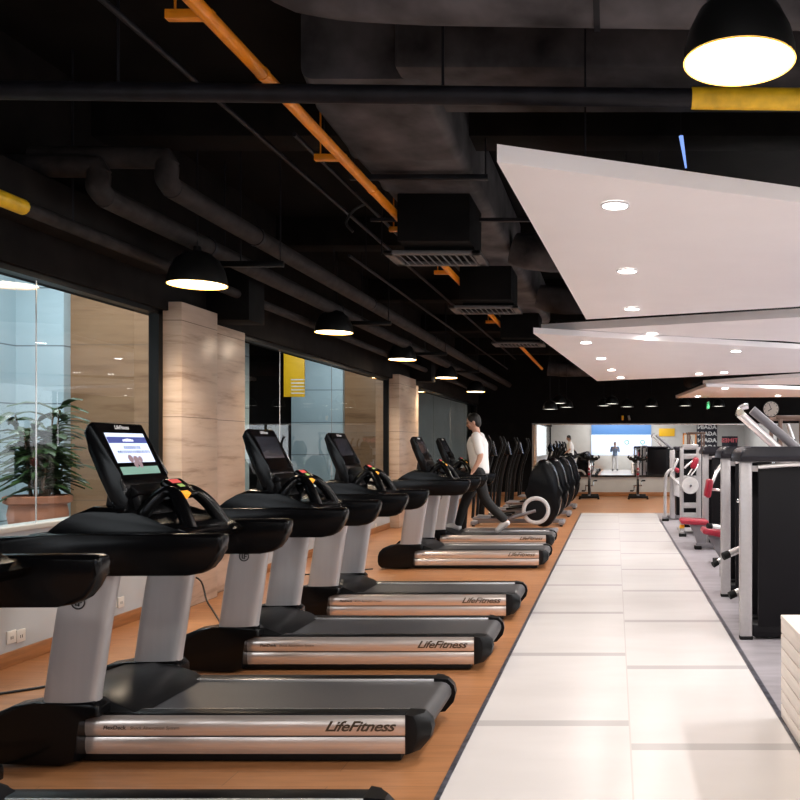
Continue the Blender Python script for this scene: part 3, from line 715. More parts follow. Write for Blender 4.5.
# 1: nearest tower
t = thing('leg_extension_machine', 'nearest strength machine with a broad black shroud beside the slatted crate', 'exercise machine', (0, 0, 0), group='strength machines along the walkway')
tower(t, .953, 1.85, 6.56, .42)
roller_arm(t, [(.975, 7.42, .545), (1.12, 7.46, .60), (1.35, 7.5, .66)], .032); roller_arm(t, [(1.0, 7.2, .245), (1.13, 7.22, .30), (1.4, 7.3, .35)], .03)
obj('pivot_frame', MB().tube([(1.16, 7.48, .60), (1.2, 7.42, .45), (1.25, 7.3, .1)], .035, 10).box((1.18, 7.25, .02), (1.9, 7.35, .09), .01).box((1.25, 6.9, .02), (1.33, 7.9, .09), .01), M['silver'], t)
pad(t, 'seat', (1.42, 7.62, .56), (.46, .42, .09), R(-.1, 3, 'Y')); pad(t, 'back_pad', (1.20, 7.35, .98), (.09, .40, .34), R(-.45, 3, 'Y')); pad(t, 'headrest', (1.19, 7.5, 1.10), (.07, .3, .14), R(-.4, 3, 'Y'))
obj('seat_post', MB().box((1.37, 7.57, .05), (1.47, 7.67, .53), .01).tube([(1.5, 7.62, .5), (1.36, 7.5, .8), (1.25, 7.4, 1.05)], .03, 10), M['silver'], t)
obj('selector_knob', MB().ell((.945, 6.585, 1.06), .016, 12).cyl((.95, 6.585, 1.06), (.965, 6.585, 1.06), .009, 10), M['chrome'], t)
# 2
t = thing('chest_press_machine', 'second strength machine from the crate, red back pad out on a silver arm', 'exercise machine', (0, 0, 0), group='strength machines along the walkway')
tower(t, 1.04, 1.90, 8.43, .42)
roller_arm(t, [(1.065, 9.0, .26), (1.2, 9.05, .33), (1.4, 9.1, .36)], .03)
pad(t, 'seat', (1.25, 10.95, .385), (.30, .36, .075), R(.18, 3, 'Y')); pad(t, 'back_pad', (1.185, 10.9, .945), (.075, .26, .235), R(.18, 3, 'Y'))
obj('back_pad_arm', MB().tube([(1.22, 10.9, .93), (1.36, 10.85, .92), (1.42, 10.7, .92)], .018, 10).tube([(1.42, 10.7, .05), (1.42, 10.7, 1.0)], .04, 10), M['lip'], t)
obj('seat_support', MB().prism([(1.17, .345), (1.40, .345), (1.48, .06), (1.33, .06), (1.25, .2)], 'y', 10.9, 10.98, .01), M['silver_dark'], t)
obj('long_base', MB().box((1.38, 8.86, .02), (1.46, 11.2, .09), .012), M['silver_dark'], t)
obj('rubber_foot', MB().box((1.25, 10.85, 0), (1.37, 11.03, .05), .01), M['rubber'], t)
obj('diagonal_brace', MB().box((1.22, 9.6, .08), (1.27, 9.66, .98), .01, 2, R(.12, 3, 'Y')), M['silver'], t)
obj('brace_stand', MB().box((1.17, 9.6, .02), (1.45, 9.66, .09), .01), M['silver'], t)
roller_arm(t, [(1.15, 10.3, .52), (1.3, 10.35, .50), (1.42, 10.5, .46)], .03)
pad(t, 'thigh_pad', (1.28, 9.9, .62), (.10, .30, .10)); pad(t, 'thigh_pad', (1.30, 9.9, .92), (.09, .30, .09))
obj('pad_bar', MB().cyl((1.28, 9.9, .62), (1.42, 9.9, .62), .02, 10).cyl((1.30, 9.9, .92), (1.42, 9.9, .92), .02, 10).box((1.39, 9.87, .05), (1.45, 9.93, 1.1), .01), M['silver'], t)
# 3
t = thing('shoulder_press_machine', 'third strength machine from the crate, low red seat on a curved grey bracket', 'exercise machine', (0, 0, 0), group='strength machines along the walkway')
tower(t, 1.28, 2.05, 12.6, .42)
seat_on(t, (1.13, 12.35, .40), (.40, .38, .075), (1.16, 12.35), .05)
obj('press_arm', MB().tube([(1.62, 12.5, 1.3), (1.45, 12.3, 1.1), (1.3, 12.2, .75)], .025, 10, 3), M['lip'], t)
# 4 open ladder frame
t = thing('row_machine', 'open silver ladder-like machine frame with a round white plate', 'exercise machine', (0, 0, 0), group='strength machines along the walkway')
o = lambda nm, mb, m: obj(nm, mb, m, t)
def pz(y, d): return H-(y-VY)*d/F
for xa, xb in ((1.075, 1.135), (1.345, 1.425)): o('post', MB().box((xa, 14.2, .03), (xb, 14.28, 1.46), .012), M['silver'])
for y_ in (447, 456.5, 478.5, 505.5, 515.5): o('crossbar', MB().box((1.12, 14.21, pz(y_, 14.2)-.045), (1.37, 14.27, pz(y_, 14.2)+.045), .015), M['silver'])
o('weight_plate', MB().lathe([(0, -.02), (.13, -.02), (.14, 0), (.13, .02), (0, .02)], (1.24, 14.17, pz(485.5, 14.2)), 28, 'y'), M['plate'])
o('plate_pin', MB().cyl((1.24, 14.1, pz(485.5, 14.2)), (1.24, 14.6, pz(485.5, 14.2)), .02, 12), M['chrome'])
o('rear_tower', MB().box((1.12, 14.55, .1), (1.95, 14.95, 1.42), .03), M['shroud'])
o('base_frame', MB().box((1.075, 14.05, .02), (1.135, 14.95, .08), .01).box((1.36, 14.05, .02), (1.42, 14.95, .08), .01), M['silver'])
for x in (1.105, 1.39): o('rubber_foot', MB().box((x-.06, 14.0, 0), (x+.06, 14.12, .05), .01), M['rubber'])
p_ = pad(t, 'chest_pad', (1.31, 14.15, pz(463, 14.2)), (.10, .12, .20), R(.4, 3, 'Y'))
o('handle_lever', MB().tube([(1.14, 14.12, 1.12), (1.22, 14.14, 1.19), (1.30, 14.18, 1.24)], .02, 10), M['lip']); o('handle_lever', MB().tube([(1.25, 14.14, 1.0), (1.33, 14.16, 1.1), (1.37, 14.2, 1.16)], .016, 10), M['lip']); o('handle_lever', MB().tube([(1.2, 14.14, 1.0), (1.28, 14.16, 1.12), (1.33, 14.2, 1.18)], .014, 10), M['lip'])
o('top_cover', MB().box((1.12, 14.5, 1.40), (2.0, 15.0, 1.475), .03, 3), M['cover'])
# 5 farthest
t = thing('cable_curl_machine', 'farthest strength machine on the walkway, bent silver tube handle in front', 'exercise machine', (0, 0, 0), group='strength machines along the walkway')
o = lambda nm, mb, m: obj(nm, mb, m, t)
o('bent_handle', MB().tube([(1.16, 17.05, 1.03), (1.06, 17.02, .98), (1.0, 17.0, .85), (.99, 17.0, .5), (.99, 17.0, .05)], .032, 12, 4), M['silver'])
o('handle_stay', MB().cyl((1.16, 17.05, 1.03), (1.16, 17.3, 1.03), .025, 10), M['silver'])
o('post', MB().box((1.10, 17.22, .03), (1.20, 17.34, 1.40), .012), M['silver'])
o('zigzag_arm', MB().tube([(1.25, 17.05, 1.22), (1.10, 17.0, .92), (1.27, 17.1, .72)], .028, 10), M['lip'])
o('arm_mount', MB().cyl((1.25, 17.05, 1.22), (1.2, 17.3, 1.22), .02, 10), M['silver'])
o('counterweight_plate', MB().prism([(1.17, .82), (1.3, .86), (1.36, .78), (1.36, .56), (1.28, .46), (1.17, .50)], 'y', 17.15, 17.21, .01), M['plate'])
o('rear_tower', MB().box((1.24, 17.4, .06), (2.0, 17.8, 1.40), .03), M['shroud']); o('top_cover', MB().box((1.2, 17.36, 1.38), (2.04, 17.85, 1.47), .03, 3), M['cover'])
o('base_frame', MB().box((.95, 16.95, .02), (1.04, 17.4, .08), .01).box((1.04, 17.3, .02), (2.0, 17.42, .08), .01), M['silver_dark'])
o('rubber_foot', MB().box((.93, 16.9, 0), (1.06, 17.02, .05), .01), M['rubber'])
pad(t, 'elbow_pad', (1.23, 17.1, 1.0), (.12, .14, .09), R(.5, 3, 'Y'))
for x in (1.3, 1.9): o('rubber_foot', MB().box((x-.05, 17.45, 0), (x+.05, 17.75, .065), .01), M['rubber'])
# cable machine with diagonal arms
t = thing('cable_crossover', 'tall machine with a pair of slanting silver arms rising behind the second tower', 'exercise machine', (0, 0, 0))
o = lambda nm, mb, m: obj(nm, mb, m, t)
d = 11.6
o('swing_arm', MB().tube([px(740, 414, d), px(782, 452, d)], .060, 14), M['lip']); o('swing_arm', MB().tube([px(752, 410, d+.1), px(806, 456, d+.1)], .062, 14), M['silver_dark'])
o('arm_link', MB().tube([px(738, 416, d), px(741, 408, d), px(748, 406, d)], .04, 12, 3), M['chrome'])
o('pulley', MB().lathe([(0, -.02), (.05, -.02), (.04, 0), (.05, .02), (0, .02)], px(740, 412, d-.08), 18, 'y'), M['chrome'])
o('column', MB().box((2.10, d-.08, .03), (2.75, d+.3, 1.36), .03), M['shroud'])
o('base_frame', MB().box((2.0, d-.2, .0), (2.9, d+.45, .05), .015), M['silver_dark'])
# rack
t = thing('power_rack', 'brown steel rack below the wall clock', 'rack', (0, 0, 0))
o = lambda nm, mb, m: obj(nm, mb, m, t)
d = 15.5
for x in (2.98, 3.55):
    for y in (d, d+.9): o('post', MB().box((x-.035, y-.035, 0), (x+.035, y+.035, 2.0), .008), M['bronze'])
o('top_frame', MB().box((2.9, d-.04, 1.96), (3.62, d+.04, 2.03), .008).box((2.9, d+.86, 1.96), (3.62, d+.94, 2.03), .008).box((2.95, d, 1.96), (3.01, d+.9, 2.02), .006).box((3.52, d, 1.96), (3.58, d+.9, 2.02), .006), M['bronze'])
o('base_rail', MB().box((2.95, d, 0), (3.01, d+.9, .06), .006).box((3.52, d, 0), (3.58, d+.9, .06), .006), M['bronze'])
o('lever_bar', MB().tube([(3.10, d-.06, 1.88), (3.22, d-.05, 1.55)], .035, 12), M['lip']); o('lever_grip', MB().tube([(3.2, d-.05, 1.6), (3.24, d-.05, 1.42)], .042, 12), M['rubber'])
o('lever_bracket', MB().box((2.95, d-.06, 1.38), (3.58, d+.0, 1.44), .008), M['bronze'])

# ------------------------------------------------------------------ slatted crate
t = thing('slatted_crate', 'whitewashed slatted wooden crate at the lower right corner', 'crate', (0, 0, 0))
o = lambda nm, mb, m: obj(nm, mb, m, t)
cx, cy, ct = .905, 4.69, .56
o('crate_core', MB().box((cx+.018, 2.9, .01), (2.1, cy-.018, ct-.03)), M['slatgap'])
q = MB()
for k in range(7):
    z0 = .005+k*.0765; q.box((cx, 2.9, z0), (cx+.02, cy-.022, z0+.0705), .003)
o('side_slats', q, M['slat'])
q = MB()
for k in range(7):
    z0 = .005+k*.0765; q.box((cx+.0, cy-.02, z0), (2.1, cy, z0+.0705), .003)
o('end_slats', q, M['slat'])
o('lid', MB().box((cx-.002, 2.9, ct-.025), (2.1, cy+.002, ct), .004), M['slat'])

# ------------------------------------------------------------------ ceiling panels and downlights
def panel(label, pts, z, th, lights, nm='suspended_raft'):
    t = thing(nm, label, 'ceiling panel', (0, 0, z), group='white angular ceiling panels')
    obj('board', MB().prism(pts, 'z', 0, th), M['white'], t)
    xs = [p[0] for p in pts]; ys = [p[1] for p in pts]; cx, cy = sum(xs)/len(xs), sum(ys)/len(ys)
    for x, y in pts:
        a, b = x*.8+cx*.2, y*.8+cy*.2
        obj('hanger_rod', MB().cyl((a, b, th), (a, b, ZC-z), .006, 6), M['blackpipe'], t)
    return t
DL = []
def downlight(x, y, z, label):
    t = thing('downlight', label, 'ceiling light', (x, y, z-.0075), group='downlights in the white panels')
    obj('bezel', MB().torus((0, 0, -.001), .078, .008, 'z', 24, 6), M['rim'], t)
    obj('lamp', MB().lathe([(0, -.004), (.072, -.004), (.072, .0), (0, .0)], (0, 0, 0), 24), M['down'], t)
    light('downlight_beam', 'SPOT', (x, y, z-.03), 105, (1, .95, .9), spot_size=2.5, spot_blend=.6, shadow_soft_size=.05)
Z1 = 2.9
panel('largest white panel, nearest the big pendant lamp, holding three downlights in a line', [(-.59, 4.3), (-.324, 9.65), (3.5, 8.1), (3.5, 6.06)], Z1, .09, None)
panel('wedge of white panel overlapping the notched one behind the largest', [(-.97, 11.3), (2.15, 10.0), (4.2, 9.15), (4.6, 13.6), (2.4, 12.3)], 2.98, .10, None)
panel('white panel with a row of four downlights along its slanting edge', [(-1.03, 10.85), (-.39, 18.8), (3.6, 16.5), (4.6, 16.0), (4.6, 14.3), (2.71, 12.6)], Z1, .075, None)
panel('small white panel behind the row-of-four panel', [(1.9, 18.6), (3.5, 16.9), (4.6, 16.2), (4.6, 19.4), (4.1, 19.0)], 2.83, .07, None)
panel('smallest farthest white panel, above the clock wall', [(1.6, 22.7), (1.95, 18.4), (4.1, 19.3), (4.8, 19.6), (4.8, 22.3)], 2.75, .07, None)
for x, y, z, lab in ((615, 204, Z1, 'downlight in the largest panel, closest to its near edge'), (627, 270, Z1, 'middle downlight of the largest panel'), (632, 308, Z1, 'downlight in the largest panel, closest to its far edge'),
                     (586, 342, Z1, 'first of four downlights along the slanting edge'), (601, 358, Z1, 'second of four downlights along the slanting edge'), (611.5, 369.5, Z1, 'third of four downlights along the slanting edge'), (620.5, 377, Z1, 'last of four downlights along the slanting edge'),
                     (652, 333, 2.98, 'lone downlight in the wedge panel'), (736, 350.5, Z1, 'downlight just behind the wedge panel edge'), (724, 372, Z1, 'downlight near the rear edge of the row-of-four panel'),
                     (699, 373.5, Z1, 'downlight at the rear corner of the row-of-four panel'), (725, 388, 2.75, 'downlight in the smallest panel, near its front edge'), (698, 396, 2.75, 'downlight at the tip of the smallest panel'), (778, 395.5, 2.75, 'downlight in the smallest panel, above the clock')):
    d = F*(z-H)/(VY-y); downlight((x-VX)*d/F, d, z, lab)
sm = thing('exit_sign', 'small hanging green sign seen end on below the smallest panel', 'sign', (px(708, 400, 22.2).x, 22.2, 2.44))
obj('sign_plate', MB().box((-.025, -.2, 0), (.025, .2, .18), .004), M['green'], sm); obj('sign_hanger', MB().cyl((0, 0, .18), (0, 0, .305), .006, 6), M['frame'], sm)

# ------------------------------------------------------------------ pendant lamps
def make_pendant(glow, r=.225, rim='rim_glow'):
    t = thing('pendant_lamp', '', 'pendant lamp', group='black dome pendant lamps')
    k = r/.225
    obj('shade', MB().lathe([(.225*k, 0), (.222*k, .05*k), (.205*k, .12*k), (.165*k, .20*k), (.10*k, .255*k), (.035*k, .275*k), (.03*k, .31*k), (0, .31*k)], seg=40), M['lamp_out'], t)
    obj('diffuser', MB().lathe([(0, .010), (.217*k, .010), (.217*k, .014), (0, .014)], seg=40), glow, t)
    obj('shade_rim', MB().torus((0, 0, .004), .220*k, .005*k, 'z', 40, 6), M[rim], t)  # rim emission imitates lamplight caught on the black shade's edge
    return t
def hang(t, z, h0):
    obj('cord', MB().cyl((0, 0, h0), (0, 0, ZC-z), .006, 6), M['blackpipe'], t)
pn = make_pendant(M['lamp_in']); pn_far = None
NEAR = [(.50, 3.46, 3.02, 'largest pendant lamp, over the walkway at the top of the photo'), (-3.35, 6.9, 2.77, 'pendant lamp before the near stone column'),
        (-3.40, 10.4, 2.85, 'pendant lamp over the lobby window with the yellow banner'), (-3.48, 14.07, 2.89, 'pendant lamp just before the far stone column'),
        (-3.45, 17.6, 2.87, 'first pendant lamp past the far stone column'), (-3.40, 21.0, 2.80, 'second pendant lamp past the far stone column')]
for i, (x, y, z, lab) in enumerate(NEAR):
    o = pn if i == 0 else copy_tree(pn)
    if i == 0: pass
    o.location = (x, y, z); o['label'] = lab
    light('pendant_beam', 'SPOT', (x, y, z-.01), 130 if i else 60, (1, .80, .58), spot_size=2.5, spot_blend=.5, shadow_soft_size=.18)
for o, (x, y, z, lab) in zip([o for o in S.objects if o.name.startswith('pendant_lamp')], NEAR): hang(o, z, .30)
FARP = [(550, 409.5, 20.5, 'first of the three clustered far pendants over the cross trainers'), (559, 403.5, 21.5, 'middle of the three clustered far pendants over the cross trainers'), (566.5, 407.5, 22.5, 'last of the three clustered far pendants over the cross trainers'),
        (604, 406, 23.6, 'leftmost of three overlapping far pendants above the mirror'), (612, 404, 22.8, 'middle of three overlapping far pendants above the mirror'), (627, 407, 23.8, 'rightmost of three overlapping far pendants above the mirror'),
        (651.5, 406.5, 23.6, 'single far pendant above the mirror, beside the small panel tip'), (685, 406, 24.0, 'far pendant under the tip of the smallest panel'), (718.5, 406.5, 24.2, 'far pendant nearest the clock')]
pf = make_pendant(M['lamp_far'], .18, 'lamp_out')
for i, (x, y, d, lab) in enumerate(FARP):
    o = pf if i == 0 else copy_tree(pf)
    p = px(x, y, d); o.location = p; o['label'] = lab
    hang(o, p.z, .25)
for i in (0, 3, 6): 
    p = px(*FARP[i][:3]); light('pendant_beam', 'SPOT', p-Vector((0, 0, .03)), 60, (1, .88, .7), spot_size=2.5, spot_blend=.5, shadow_soft_size=.15)

# ------------------------------------------------------------------ pipes, ducts, grilles
t = thing('ceiling_pipe', 'thick black cross pipe with a yellow end section', 'pipe', (0, 0, 0))
zc = 3.30
obj('pipe', MB().cyl((-3.9, 4.5, zc+.05), (.40, 4.5, zc), .048, 16), M['blackpipe'], t); obj('yellow_section', MB().cyl((.40, 4.5, zc), (3.2, 4.5, zc-.03), .056, 16), M['ypipe'], t)
for x in (-2.6, -.9): obj('hanger', MB().cyl((x, 4.5, zc), (x, 4.5, ZC), .008, 6), M['blackpipe'], t)
t = thing('ceiling_pipe', 'bright orange pipe running away along the ceiling on orange brackets', 'pipe', (0, 0, 0))
ox, oz = -1.87, 3.455
obj('pipe', MB().cyl((ox, 3.5, oz), (ox, 22, oz), .035, 14), M['orange'], t)
for y in (3.95, 5.9, 7.85, 9.8, 11.75, 13.7): obj('bracket', MB().box((ox-.19, y-.02, oz-.02), (ox+.03, y+.02, oz+.025), .004).cyl((ox-.15, y, oz), (ox-.15, y, ZC), .006, 6), M['orange'], t)
for y in (4.55, 6.6, 8.5): obj('coupling', MB().cyl((ox, y, oz), (ox, y+.03, oz), .039, 14), M['orange'], t)
for i, (X, zz, y0, r, lab) in enumerate(((-3.42, 3.15, 5.75, .075, 'wrapped dark pipe with an elbow, nearer the windows of the elbow pair'), (-3.02, 3.24, 5.85, .075, 'wrapped dark pipe with an elbow, farther from the windows of the elbow pair'))):
    t = thing('ceiling_pipe', lab, 'pipe', (0, 0, 0), group='wrapped ceiling pipes')
    obj('pipe', MB().cyl((X, y0, zz), (X, 24.5, zz-.02), r, 16), M['pipewrap'], t)
    obj('elbow', MB().tube([(X, y0+.02, zz), (X, y0-.05, zz+.03), (X, y0-.06, zz+.06), (X, y0-.06, zz+.14), (X-.08, y0-.06, zz+.18), (X-.9, y0-.06, zz+.18)], r*.98, 14, 3), M['pipewrap'], t)
    for y in (7.2, 10.6, 14.2, 17.6): obj('clamp', MB().cyl((X, y, zz), (X, y+.04, zz), r+.008, 16), M['blackpipe'], t)
t = thing('ceiling_pipe', 'thin dark pipe under the window bulkhead with a yellow near end', 'pipe', (0, 0, 0))
obj('pipe', MB().cyl((-3.72, 5.4, 2.98), (-3.72, 24, 2.96), .045, 12), M['pipewrap'], t); obj('yellow_section', MB().cyl((-3.72, 4.4, 2.98), (-3.72, 5.4, 2.98), .05, 12), M['ypipe'], t)
for y in (5.9, 8.2, 11.5): obj('hanger', MB().cyl((-3.72, y, 2.98), (-3.72, y, ZC), .008, 6), M['blackpipe'], t)
# strut trapezes carrying pipes
for i, y in enumerate((7.4, 10.95, 14.6, 18.1)):
    t = thing('pipe_trapeze', ('black strut under the pipes beside the nearest window pendant', 'black strut under the pipes over the banner window', 'black strut under the pipes before the far column', 'black strut under the pipes past the far column')[i], 'pipe support', (0, y, 0), group='strut supports under the wrapped pipes')
    obj('strut', MB().box((-3.6, -.02, 3.02), (-2.85, .02, 3.07), .004), M['frame'], t)
    for x in (-3.22, -2.88): obj('hanger_rod', MB().cyl((x, 0, 3.05), (x, 0, ZC), .007, 6), M['blackpipe'], t)
for i, (X, zz, y0, y1, r, lab) in enumerate(((-2.55, 3.70, 3.6, 22, .018, 'thin black conduit between the wrapped pipes and the orange pipe'), (-2.2, 3.62, 5.9, 8.8, .016, 'short thin black conduit beside the orange pipe'), (-2.75, 3.45, 8.9, 22, .016, 'thin black conduit above the wrapped pipes'))):
    tag(obj('conduit', MB().cyl((X, y0, zz), (X, y1, zz), r, 10).cyl((X, y0+.6, zz), (X, y0+.6, ZC), .006, 6).cyl((X, y1-.6, zz), (X, y1-.6, ZC), .006, 6), M['blackpipe']), lab, 'conduit')
t = thing('cross_conduit', 'thin cross rail with drop rods below the main duct', 'conduit', (0, 0, 0))
obj('rail', MB().box((-2.2, 7.72, 3.50), (.6, 7.76, 3.53)), M['blackpipe'], t)
for x in (-2.1, -1.85, .1, .25, .4): obj('drop_rod', MB().cyl((x, 7.74, 3.2 if x < -1 else 3.35), (x, 7.74, ZC), .006, 6), M['blackpipe'], t)
# main duct
def rr_ring(y, x0, x1, z0, z1, c, seg=4):
    r_ = []
    for (qx, qz, a0) in ((x1-c, z1-c, 0), (x0+c, z1-c, PI/2), (x0+c, z0+c, PI), (x1-c, z0+c, 1.5*PI)):
        for k in range(seg+1): a = a0+k*PI/2/seg; r_.append((qx+c*math.cos(a), y, qz+c*math.sin(a)))
    return r_
t = thing('air_duct', 'main mottled dark air duct running away above the orange pipe', 'duct', (0, 0, 0))
rings = [rr_ring(y, -1.93+sh, -1.12-sh*.3, zb, 4.15, .07) for y, zb, sh in ((5.2, 3.70, .03), (5.55, 3.62, .0), (6.2, 3.59, 0), (6.28, 3.575, -.01), (6.36, 3.59, 0), (7.05, 3.60, 0), (7.12, 3.585, -.01), (7.2, 3.60, 0), (9.0, 3.60, 0), (14.9, 3.6, 0))]
obj('duct_body', MB().loft(rings), M['duct'], t, 60)
obj('support_strut', MB().box((-2.05, 6.62, 3.535), (-.98, 6.67, 3.575), .004).cyl((-2.02, 6.645, 3.55), (-2.02, 6.645, ZC), .008, 6).cyl((-1.0, 6.645, 3.55), (-1.0, 6.645, ZC), .008, 6), M['blackpipe'], t)
for d, i in ((7.5, 0), (10.4, 1), (14.0, 2)):
    dr = obj('drop_box', MB().box((-1.83, d-.28, 3.20), (-1.22, d+.36, 3.65), .01), M['wallk'], t)
    g = MB(); a, b, c_, e = -2.0, -1.16, d-.10, d+.42
    g.box((a, c_, 3.135), (b, c_+.07, 3.165), .004).box((a, e-.07, 3.135), (b, e, 3.165), .004).box((a, c_, 3.135), (a+.08, e, 3.165), .004).box((b-.08, c_, 3.135), (b, e, 3.165), .004)
    obj('grille_frame', g, M['grille'], dr)
    g = MB()
    for k in range(11): g.box((a+.10+k*.062, c_+.06, 3.140), (a+.135+k*.062, e-.06, 3.146), 0, 1, R(.6, 3, 'Y'))
    obj('louvre_slats', g, M['grille'], dr)
    obj('grille_neck', MB().box((-1.83, c_+.05, 3.165), (-1.22, e-.05, 3.21)), M['wallk'], dr)
t = tag(obj('air_duct', MB().box((-1.3, 5.05, 3.70), (4.5, 5.75, 4.12), .03), M['duct'], None), 'mottled dark rectangular cross duct beneath the near ceiling, joining the main duct', 'duct')
t = thing('air_duct', 'round wrapped cross duct cut by the top of the photo', 'duct', (0, 0, 0))
obj('duct_body', MB().tube([(-1.75, 4.05, 3.80), (-1.5, 4.05, 3.74), (-.9, 4.05, 3.72), (1.5, 4.05, 3.70), (4, 4.05, 3.70)], [.08, .20, .235, .245, .245], 24, 4), M['duct'], t)
for x in (-.1, .42): obj('duct_band', MB().cyl((x, 4.05, 3.705), (x+.03, 4.05, 3.705), .247, 24), M['blackpipe'], t)
for i, (y, x1) in enumerate(((9.3, 1.0), (12.3, .6), (15.6, 1.2), (23.3, 3.4))):
    tag(obj('air_duct', MB().tube([(-1.1 if i < 3 else -1.6, y, 3.62), (-.7 if i < 3 else -1.4, y, 3.56), (x1, y, 3.58)], [.17, .20, .18], 20, 3).cyl((x1-.3, y, 3.6), (x1-.3, y, ZC), .02, 8), M['duct']), ('branch duct just behind the nearest grille', 'branch duct just behind the second grille', 'branch duct just behind the third grille', 'cross duct above the far pendants by the mirror wall')[i], 'duct')
t = tag(obj('air_duct', MB().tube([(2.6, 17, 3.4), (2.0, 23.2, 3.2)], .16, 18).cyl((2.3, 20, 3.3), (2.3, 20, ZC), .02, 8), M['pipewrap']), 'wrapped round duct slanting above the smallest panel', 'duct')
t = thing('cable_loop', 'black cable loop hanging beside the conduit near the nearest grille', 'cable', (0, 0, 0))
obj('cord', MB().tube([(-2.2, 7.6, 3.62), (-2.3, 7.58, 3.56), (-2.36, 7.55, 3.44), (-2.30, 7.55, 3.36)], .012, 8, 4), M['cable'], t)
t = thing('light_streak', 'short bluish streak of light, made as a glowing tube, above the largest white panel', 'light', px(681, 136, 6.2))  # a streak of light shaped as an emissive tube; its wire is added
obj('glowing_streak', MB().tube([(0, 0, 0), px(686, 168, 6.2)-px(681, 136, 6.2)], [.016, .007], 8), emis('cool_streak_glow', (.22, .36, .8), .9), t)
obj('added_wire', MB().cyl((0, 0, 0), (0, 0, ZC-px(681, 136, 6.2).z), .004, 6), M['blackpipe'], t)

# ------------------------------------------------------------------ clock, sockets, cords, speakers
p = px(771, 409, YE-.07)
t = thing('wall_clock', 'round pale wall clock high on the black end wall', 'clock', p)
obj('case', MB().lathe([(0, 0), (.235, 0), (.245, .02), (.245, .03), (0, .03)], (0, 0, 0), 40, 'y'), M['frame'], t)
obj('clock_face', MB().lathe([(0, -.004), (.22, -.004), (.22, .002), (0, .002)], (0, 0, 0), 40, 'y'), M['clock'], t)
k = MB()
for i in range(12): k.box((-.008, -.008, .17), (.008, -.003, .205), 0, 1, R(i*PI/6, 3, 'Y'), (0, -.005, 0))
obj('hour_marks', k, M['ink'], t)
obj('hour_hand', MB().box((-.010, -.012, -.02), (.010, -.009, .11), 0, 1, R(-2.2, 3, 'Y'), (0, -.01, 0)), M['ink'], t); obj('minute_hand', MB().box((-.008, -.016, -.02), (.008, -.013, .17), 0, 1, R(-.35, 3, 'Y'), (0, -.01, 0)), M['ink'], t)
def socket(xp, yp, label):
    d = (WX+.01)*F/(xp-VX); p = px(xp, yp, d)
    t = thing('wall_socket', label, 'socket', (WX, d, p.z), group='white sockets low on the window wall')
    obj('plate', MB().box((0, -.043, -.043), (.010, .043, .043), .003), M['socket'], t)
    obj('socket_holes', MB().box((.0098, -.012, -.015), (.0108, -.006, .005)).box((.0098, .006, -.015), (.0108, .012, .005)), M['ink'], t)
for xp, yp, lab in ((12, 637, 'first of the near socket pair below the window, by the lit treadmill'), (21.5, 635.5, 'second of the near socket pair below the window, by the lit treadmill'),
                    (114, 603, 'first of the socket pair seen between the lit treadmill uprights'), (121.5, 602, 'second of the socket pair seen between the lit treadmill uprights'),
                    (370, 527, 'first socket low on the wall below the banner window'), (376, 526, 'second socket low on the wall below the banner window')): socket(xp, yp, lab)
t = thing('floor_cable', 'black power cord plugged into the wall behind the second treadmill', 'cord', (0, 0, 0))
obj('cord', MB().tube([(WX+.03, 8.0, .26), (-3.95, 8.0, .27), (-3.85, 8.0, .22), (-3.75, 7.9, .06), (-3.6, 7.7, .008), (-3.2, 7.0, .008), (-2.9, 6.35, .008)], .008, 8, 4), M['cable'], t)
obj('plug', MB().box((WX+.001, 7.97, .24), (WX+.045, 8.03, .28), .006), M['cable'], t)
for i, (pts, lab) in enumerate((([(-3.9, 4.9, .008), (-3.55, 5.2, .008), (-3.35, 5.35, .008), (-3.1, 5.15, .008), (-2.92, 4.9, .008)], 'black cord curving over the wood floor in front of the lit treadmill'),
                 ([(-3.6, 3.95, .008), (-3.0, 4.05, .008), (-2.75, 3.85, .008), (-2.8, 3.7, .008), (-3.2, 3.75, .008)], 'looped black cord on the wood floor at the left edge'),
                 ([(-3.8, 9.7, .008), (-3.3, 10.0, .008), (-2.9, 10.3, .008)], 'black cord lying below the banner window'))):
    tag(obj('floor_cable', MB().tube(pts, .008, 8, 5), M['cable']), lab, 'cord')
for i, (x, y) in enumerate(((622.5, 418), (628.5, 418))):
    p = px(x, y, YE-.12)
    t = thing('spotlight', ('brass spotlight high above the middle of the mirror', 'silver spotlight beside the brass one above the mirror')[i], 'spotlight', p)
    obj('lamp_body', MB().cyl((0, -.05, .06), (.03*i, -.08, -.06), .035, 12), M['yellow'] if i == 0 else M['lip'], t)
    obj('mount', MB().cyl((0, .08, .03), (0, -.05, .03), .02, 10), M['frame'], t)

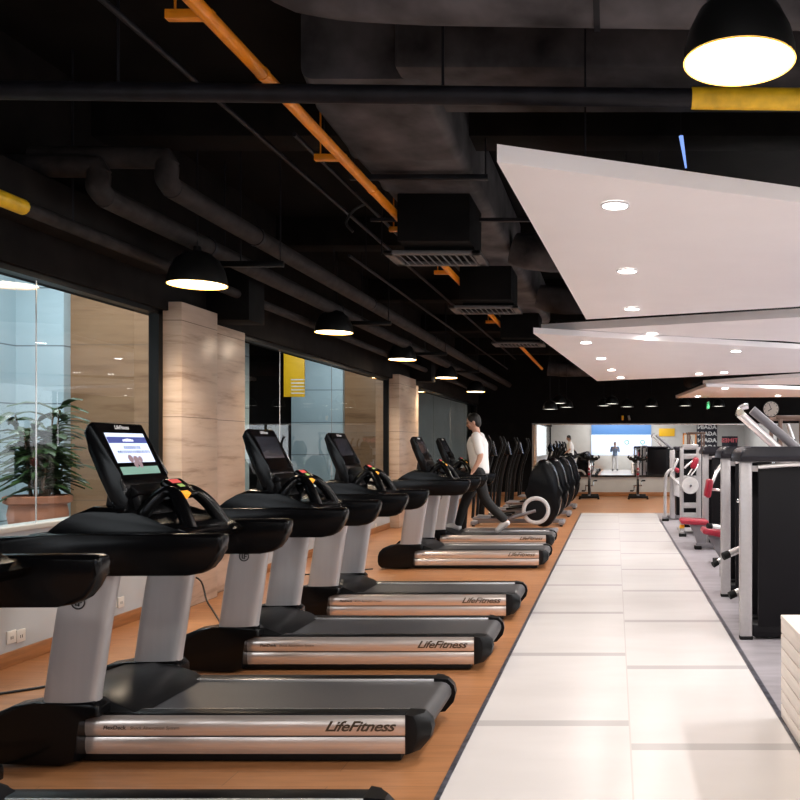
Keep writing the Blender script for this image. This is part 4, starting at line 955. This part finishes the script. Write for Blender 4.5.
# ------------------------------------------------------------------ what the mirror shows behind the camera
t = thing('reception_backdrop', 'backlit blue and white reception wall reflected in the mirror', 'wall feature', (0, YB, 0))
q = MB(); q.box((-1.5, .02, .9), (2.3, .12, 2.2), .01); obj('white_panel', q, M['whitewall'], t)
obj('blue_panel', MB().box((-1.5, .02, 2.2), (2.3, .14, 2.95), .01), M['bluewall'], t)
obj('counter', MB().box((-1.4, .3, 0), (2.2, .8, .9), .02), M['greyw'], t)
for x in (.75, 1.75): obj('round_emblem', MB().torus((x, .13, 1.72), .13, .025, 'y', 24, 6, .4), M['green'], t)
for X0, X1, Z0, Z1_, txt, m, size, lab, nm in ((5.2, 6.5, 1.15, 2.95, 'AGAIN', M['posterw'], .34, 'dark poster repeating the word AGAIN in white', 'poster'), (6.8, 7.8, 1.0, 2.1, 'TIMES', M['posterr'], .36, 'dark poster with the word TIMES in pink red', 'poster')):
    t = thing(nm, lab, 'poster', ((X0+X1)/2, YB+.002, Z0))
    obj('poster_board', MB().box((-(X1-X0)/2, 0, 0), ((X1-X0)/2, .03, Z1_-Z0), .004), M['posterk'], t)
    for k in range(4 if txt == 'AGAIN' else 1):
        text_mesh('poster_lettering', txt, size, m, t, T((0, .033, Z1_-Z0-.38-k*.42)) @ FACE_PY, .001, 0, 'CENTER', .012, 1.0, 1.15)
d3 = thing('door_1', 'cream door in an orange frame', 'door', (4.75, YB, 0)); d3['kind'] = 'structure'
obj('door_panel', MB().box((-.35, .01, 0), (.35, .05, 2.2)), M['doorw'], d3); obj('door_frame', MB().box((-.43, .0, 0), (-.35, .07, 2.3)).box((.35, 0, 0), (.43, .07, 2.3)).box((-.43, 0, 2.2), (.43, .07, 2.3)), M['orange'], d3)
t = thing('hanging_banner', 'yellow sign on the back wall reflected in the mirror', 'banner', (3.3, YB, 2.1))
obj('sign_face', MB().box((-.5, .01, 0), (.5, .05, .5), .005), M['banner'], t)

# ------------------------------------------------------------------ fill lamps added out of view, reception and lobby lights
for x in (3.6, 5.6):
    for y in (1.5, 5.5, 9.5, 13.5, 18):  # unseen lamps, added to brighten the white panels and the floor
        t = thing('fill_lamp', 'added long white fill lamp over the strength area, out of the picture', 'ceiling light', (x, y, 3.3), group='added fill lamps over the strength area')
        obj('housing', MB().box((-.1, -.7, .0), (.1, .7, .08), .01), M['rim'], t); obj('hanger_rod', MB().cyl((0, -.5, .08), (0, -.5, ZC-3.3), .006, 6).cyl((0, .5, .08), (0, .5, ZC-3.3), .006, 6), M['blackpipe'], t)
        light('fill_beam', 'AREA', (x, y, 3.28), 90, (1, .97, .95), shape='RECTANGLE', size=.2, size_y=1.4)
for x in (-1.5, .1, 2.2):  # added light from behind the camera, without fixtures
    light('reception_fill', 'AREA', (x, -2.0, 3.9), 75, (1, .96, .92), shape='RECTANGLE', size=.6, size_y=.6)
for x, y, e in ((-5.2, 5.5, 85), (-5.4, 8.2, 60), (-5.0, 12.2, 70), (-5.2, 15.5, 50), (-5.5, 20, 70)):
    light('lobby_beam', 'AREA', (x, y, 3.9), e, (.88, .95, 1), shape='RECTANGLE', size=.9, size_y=.9)
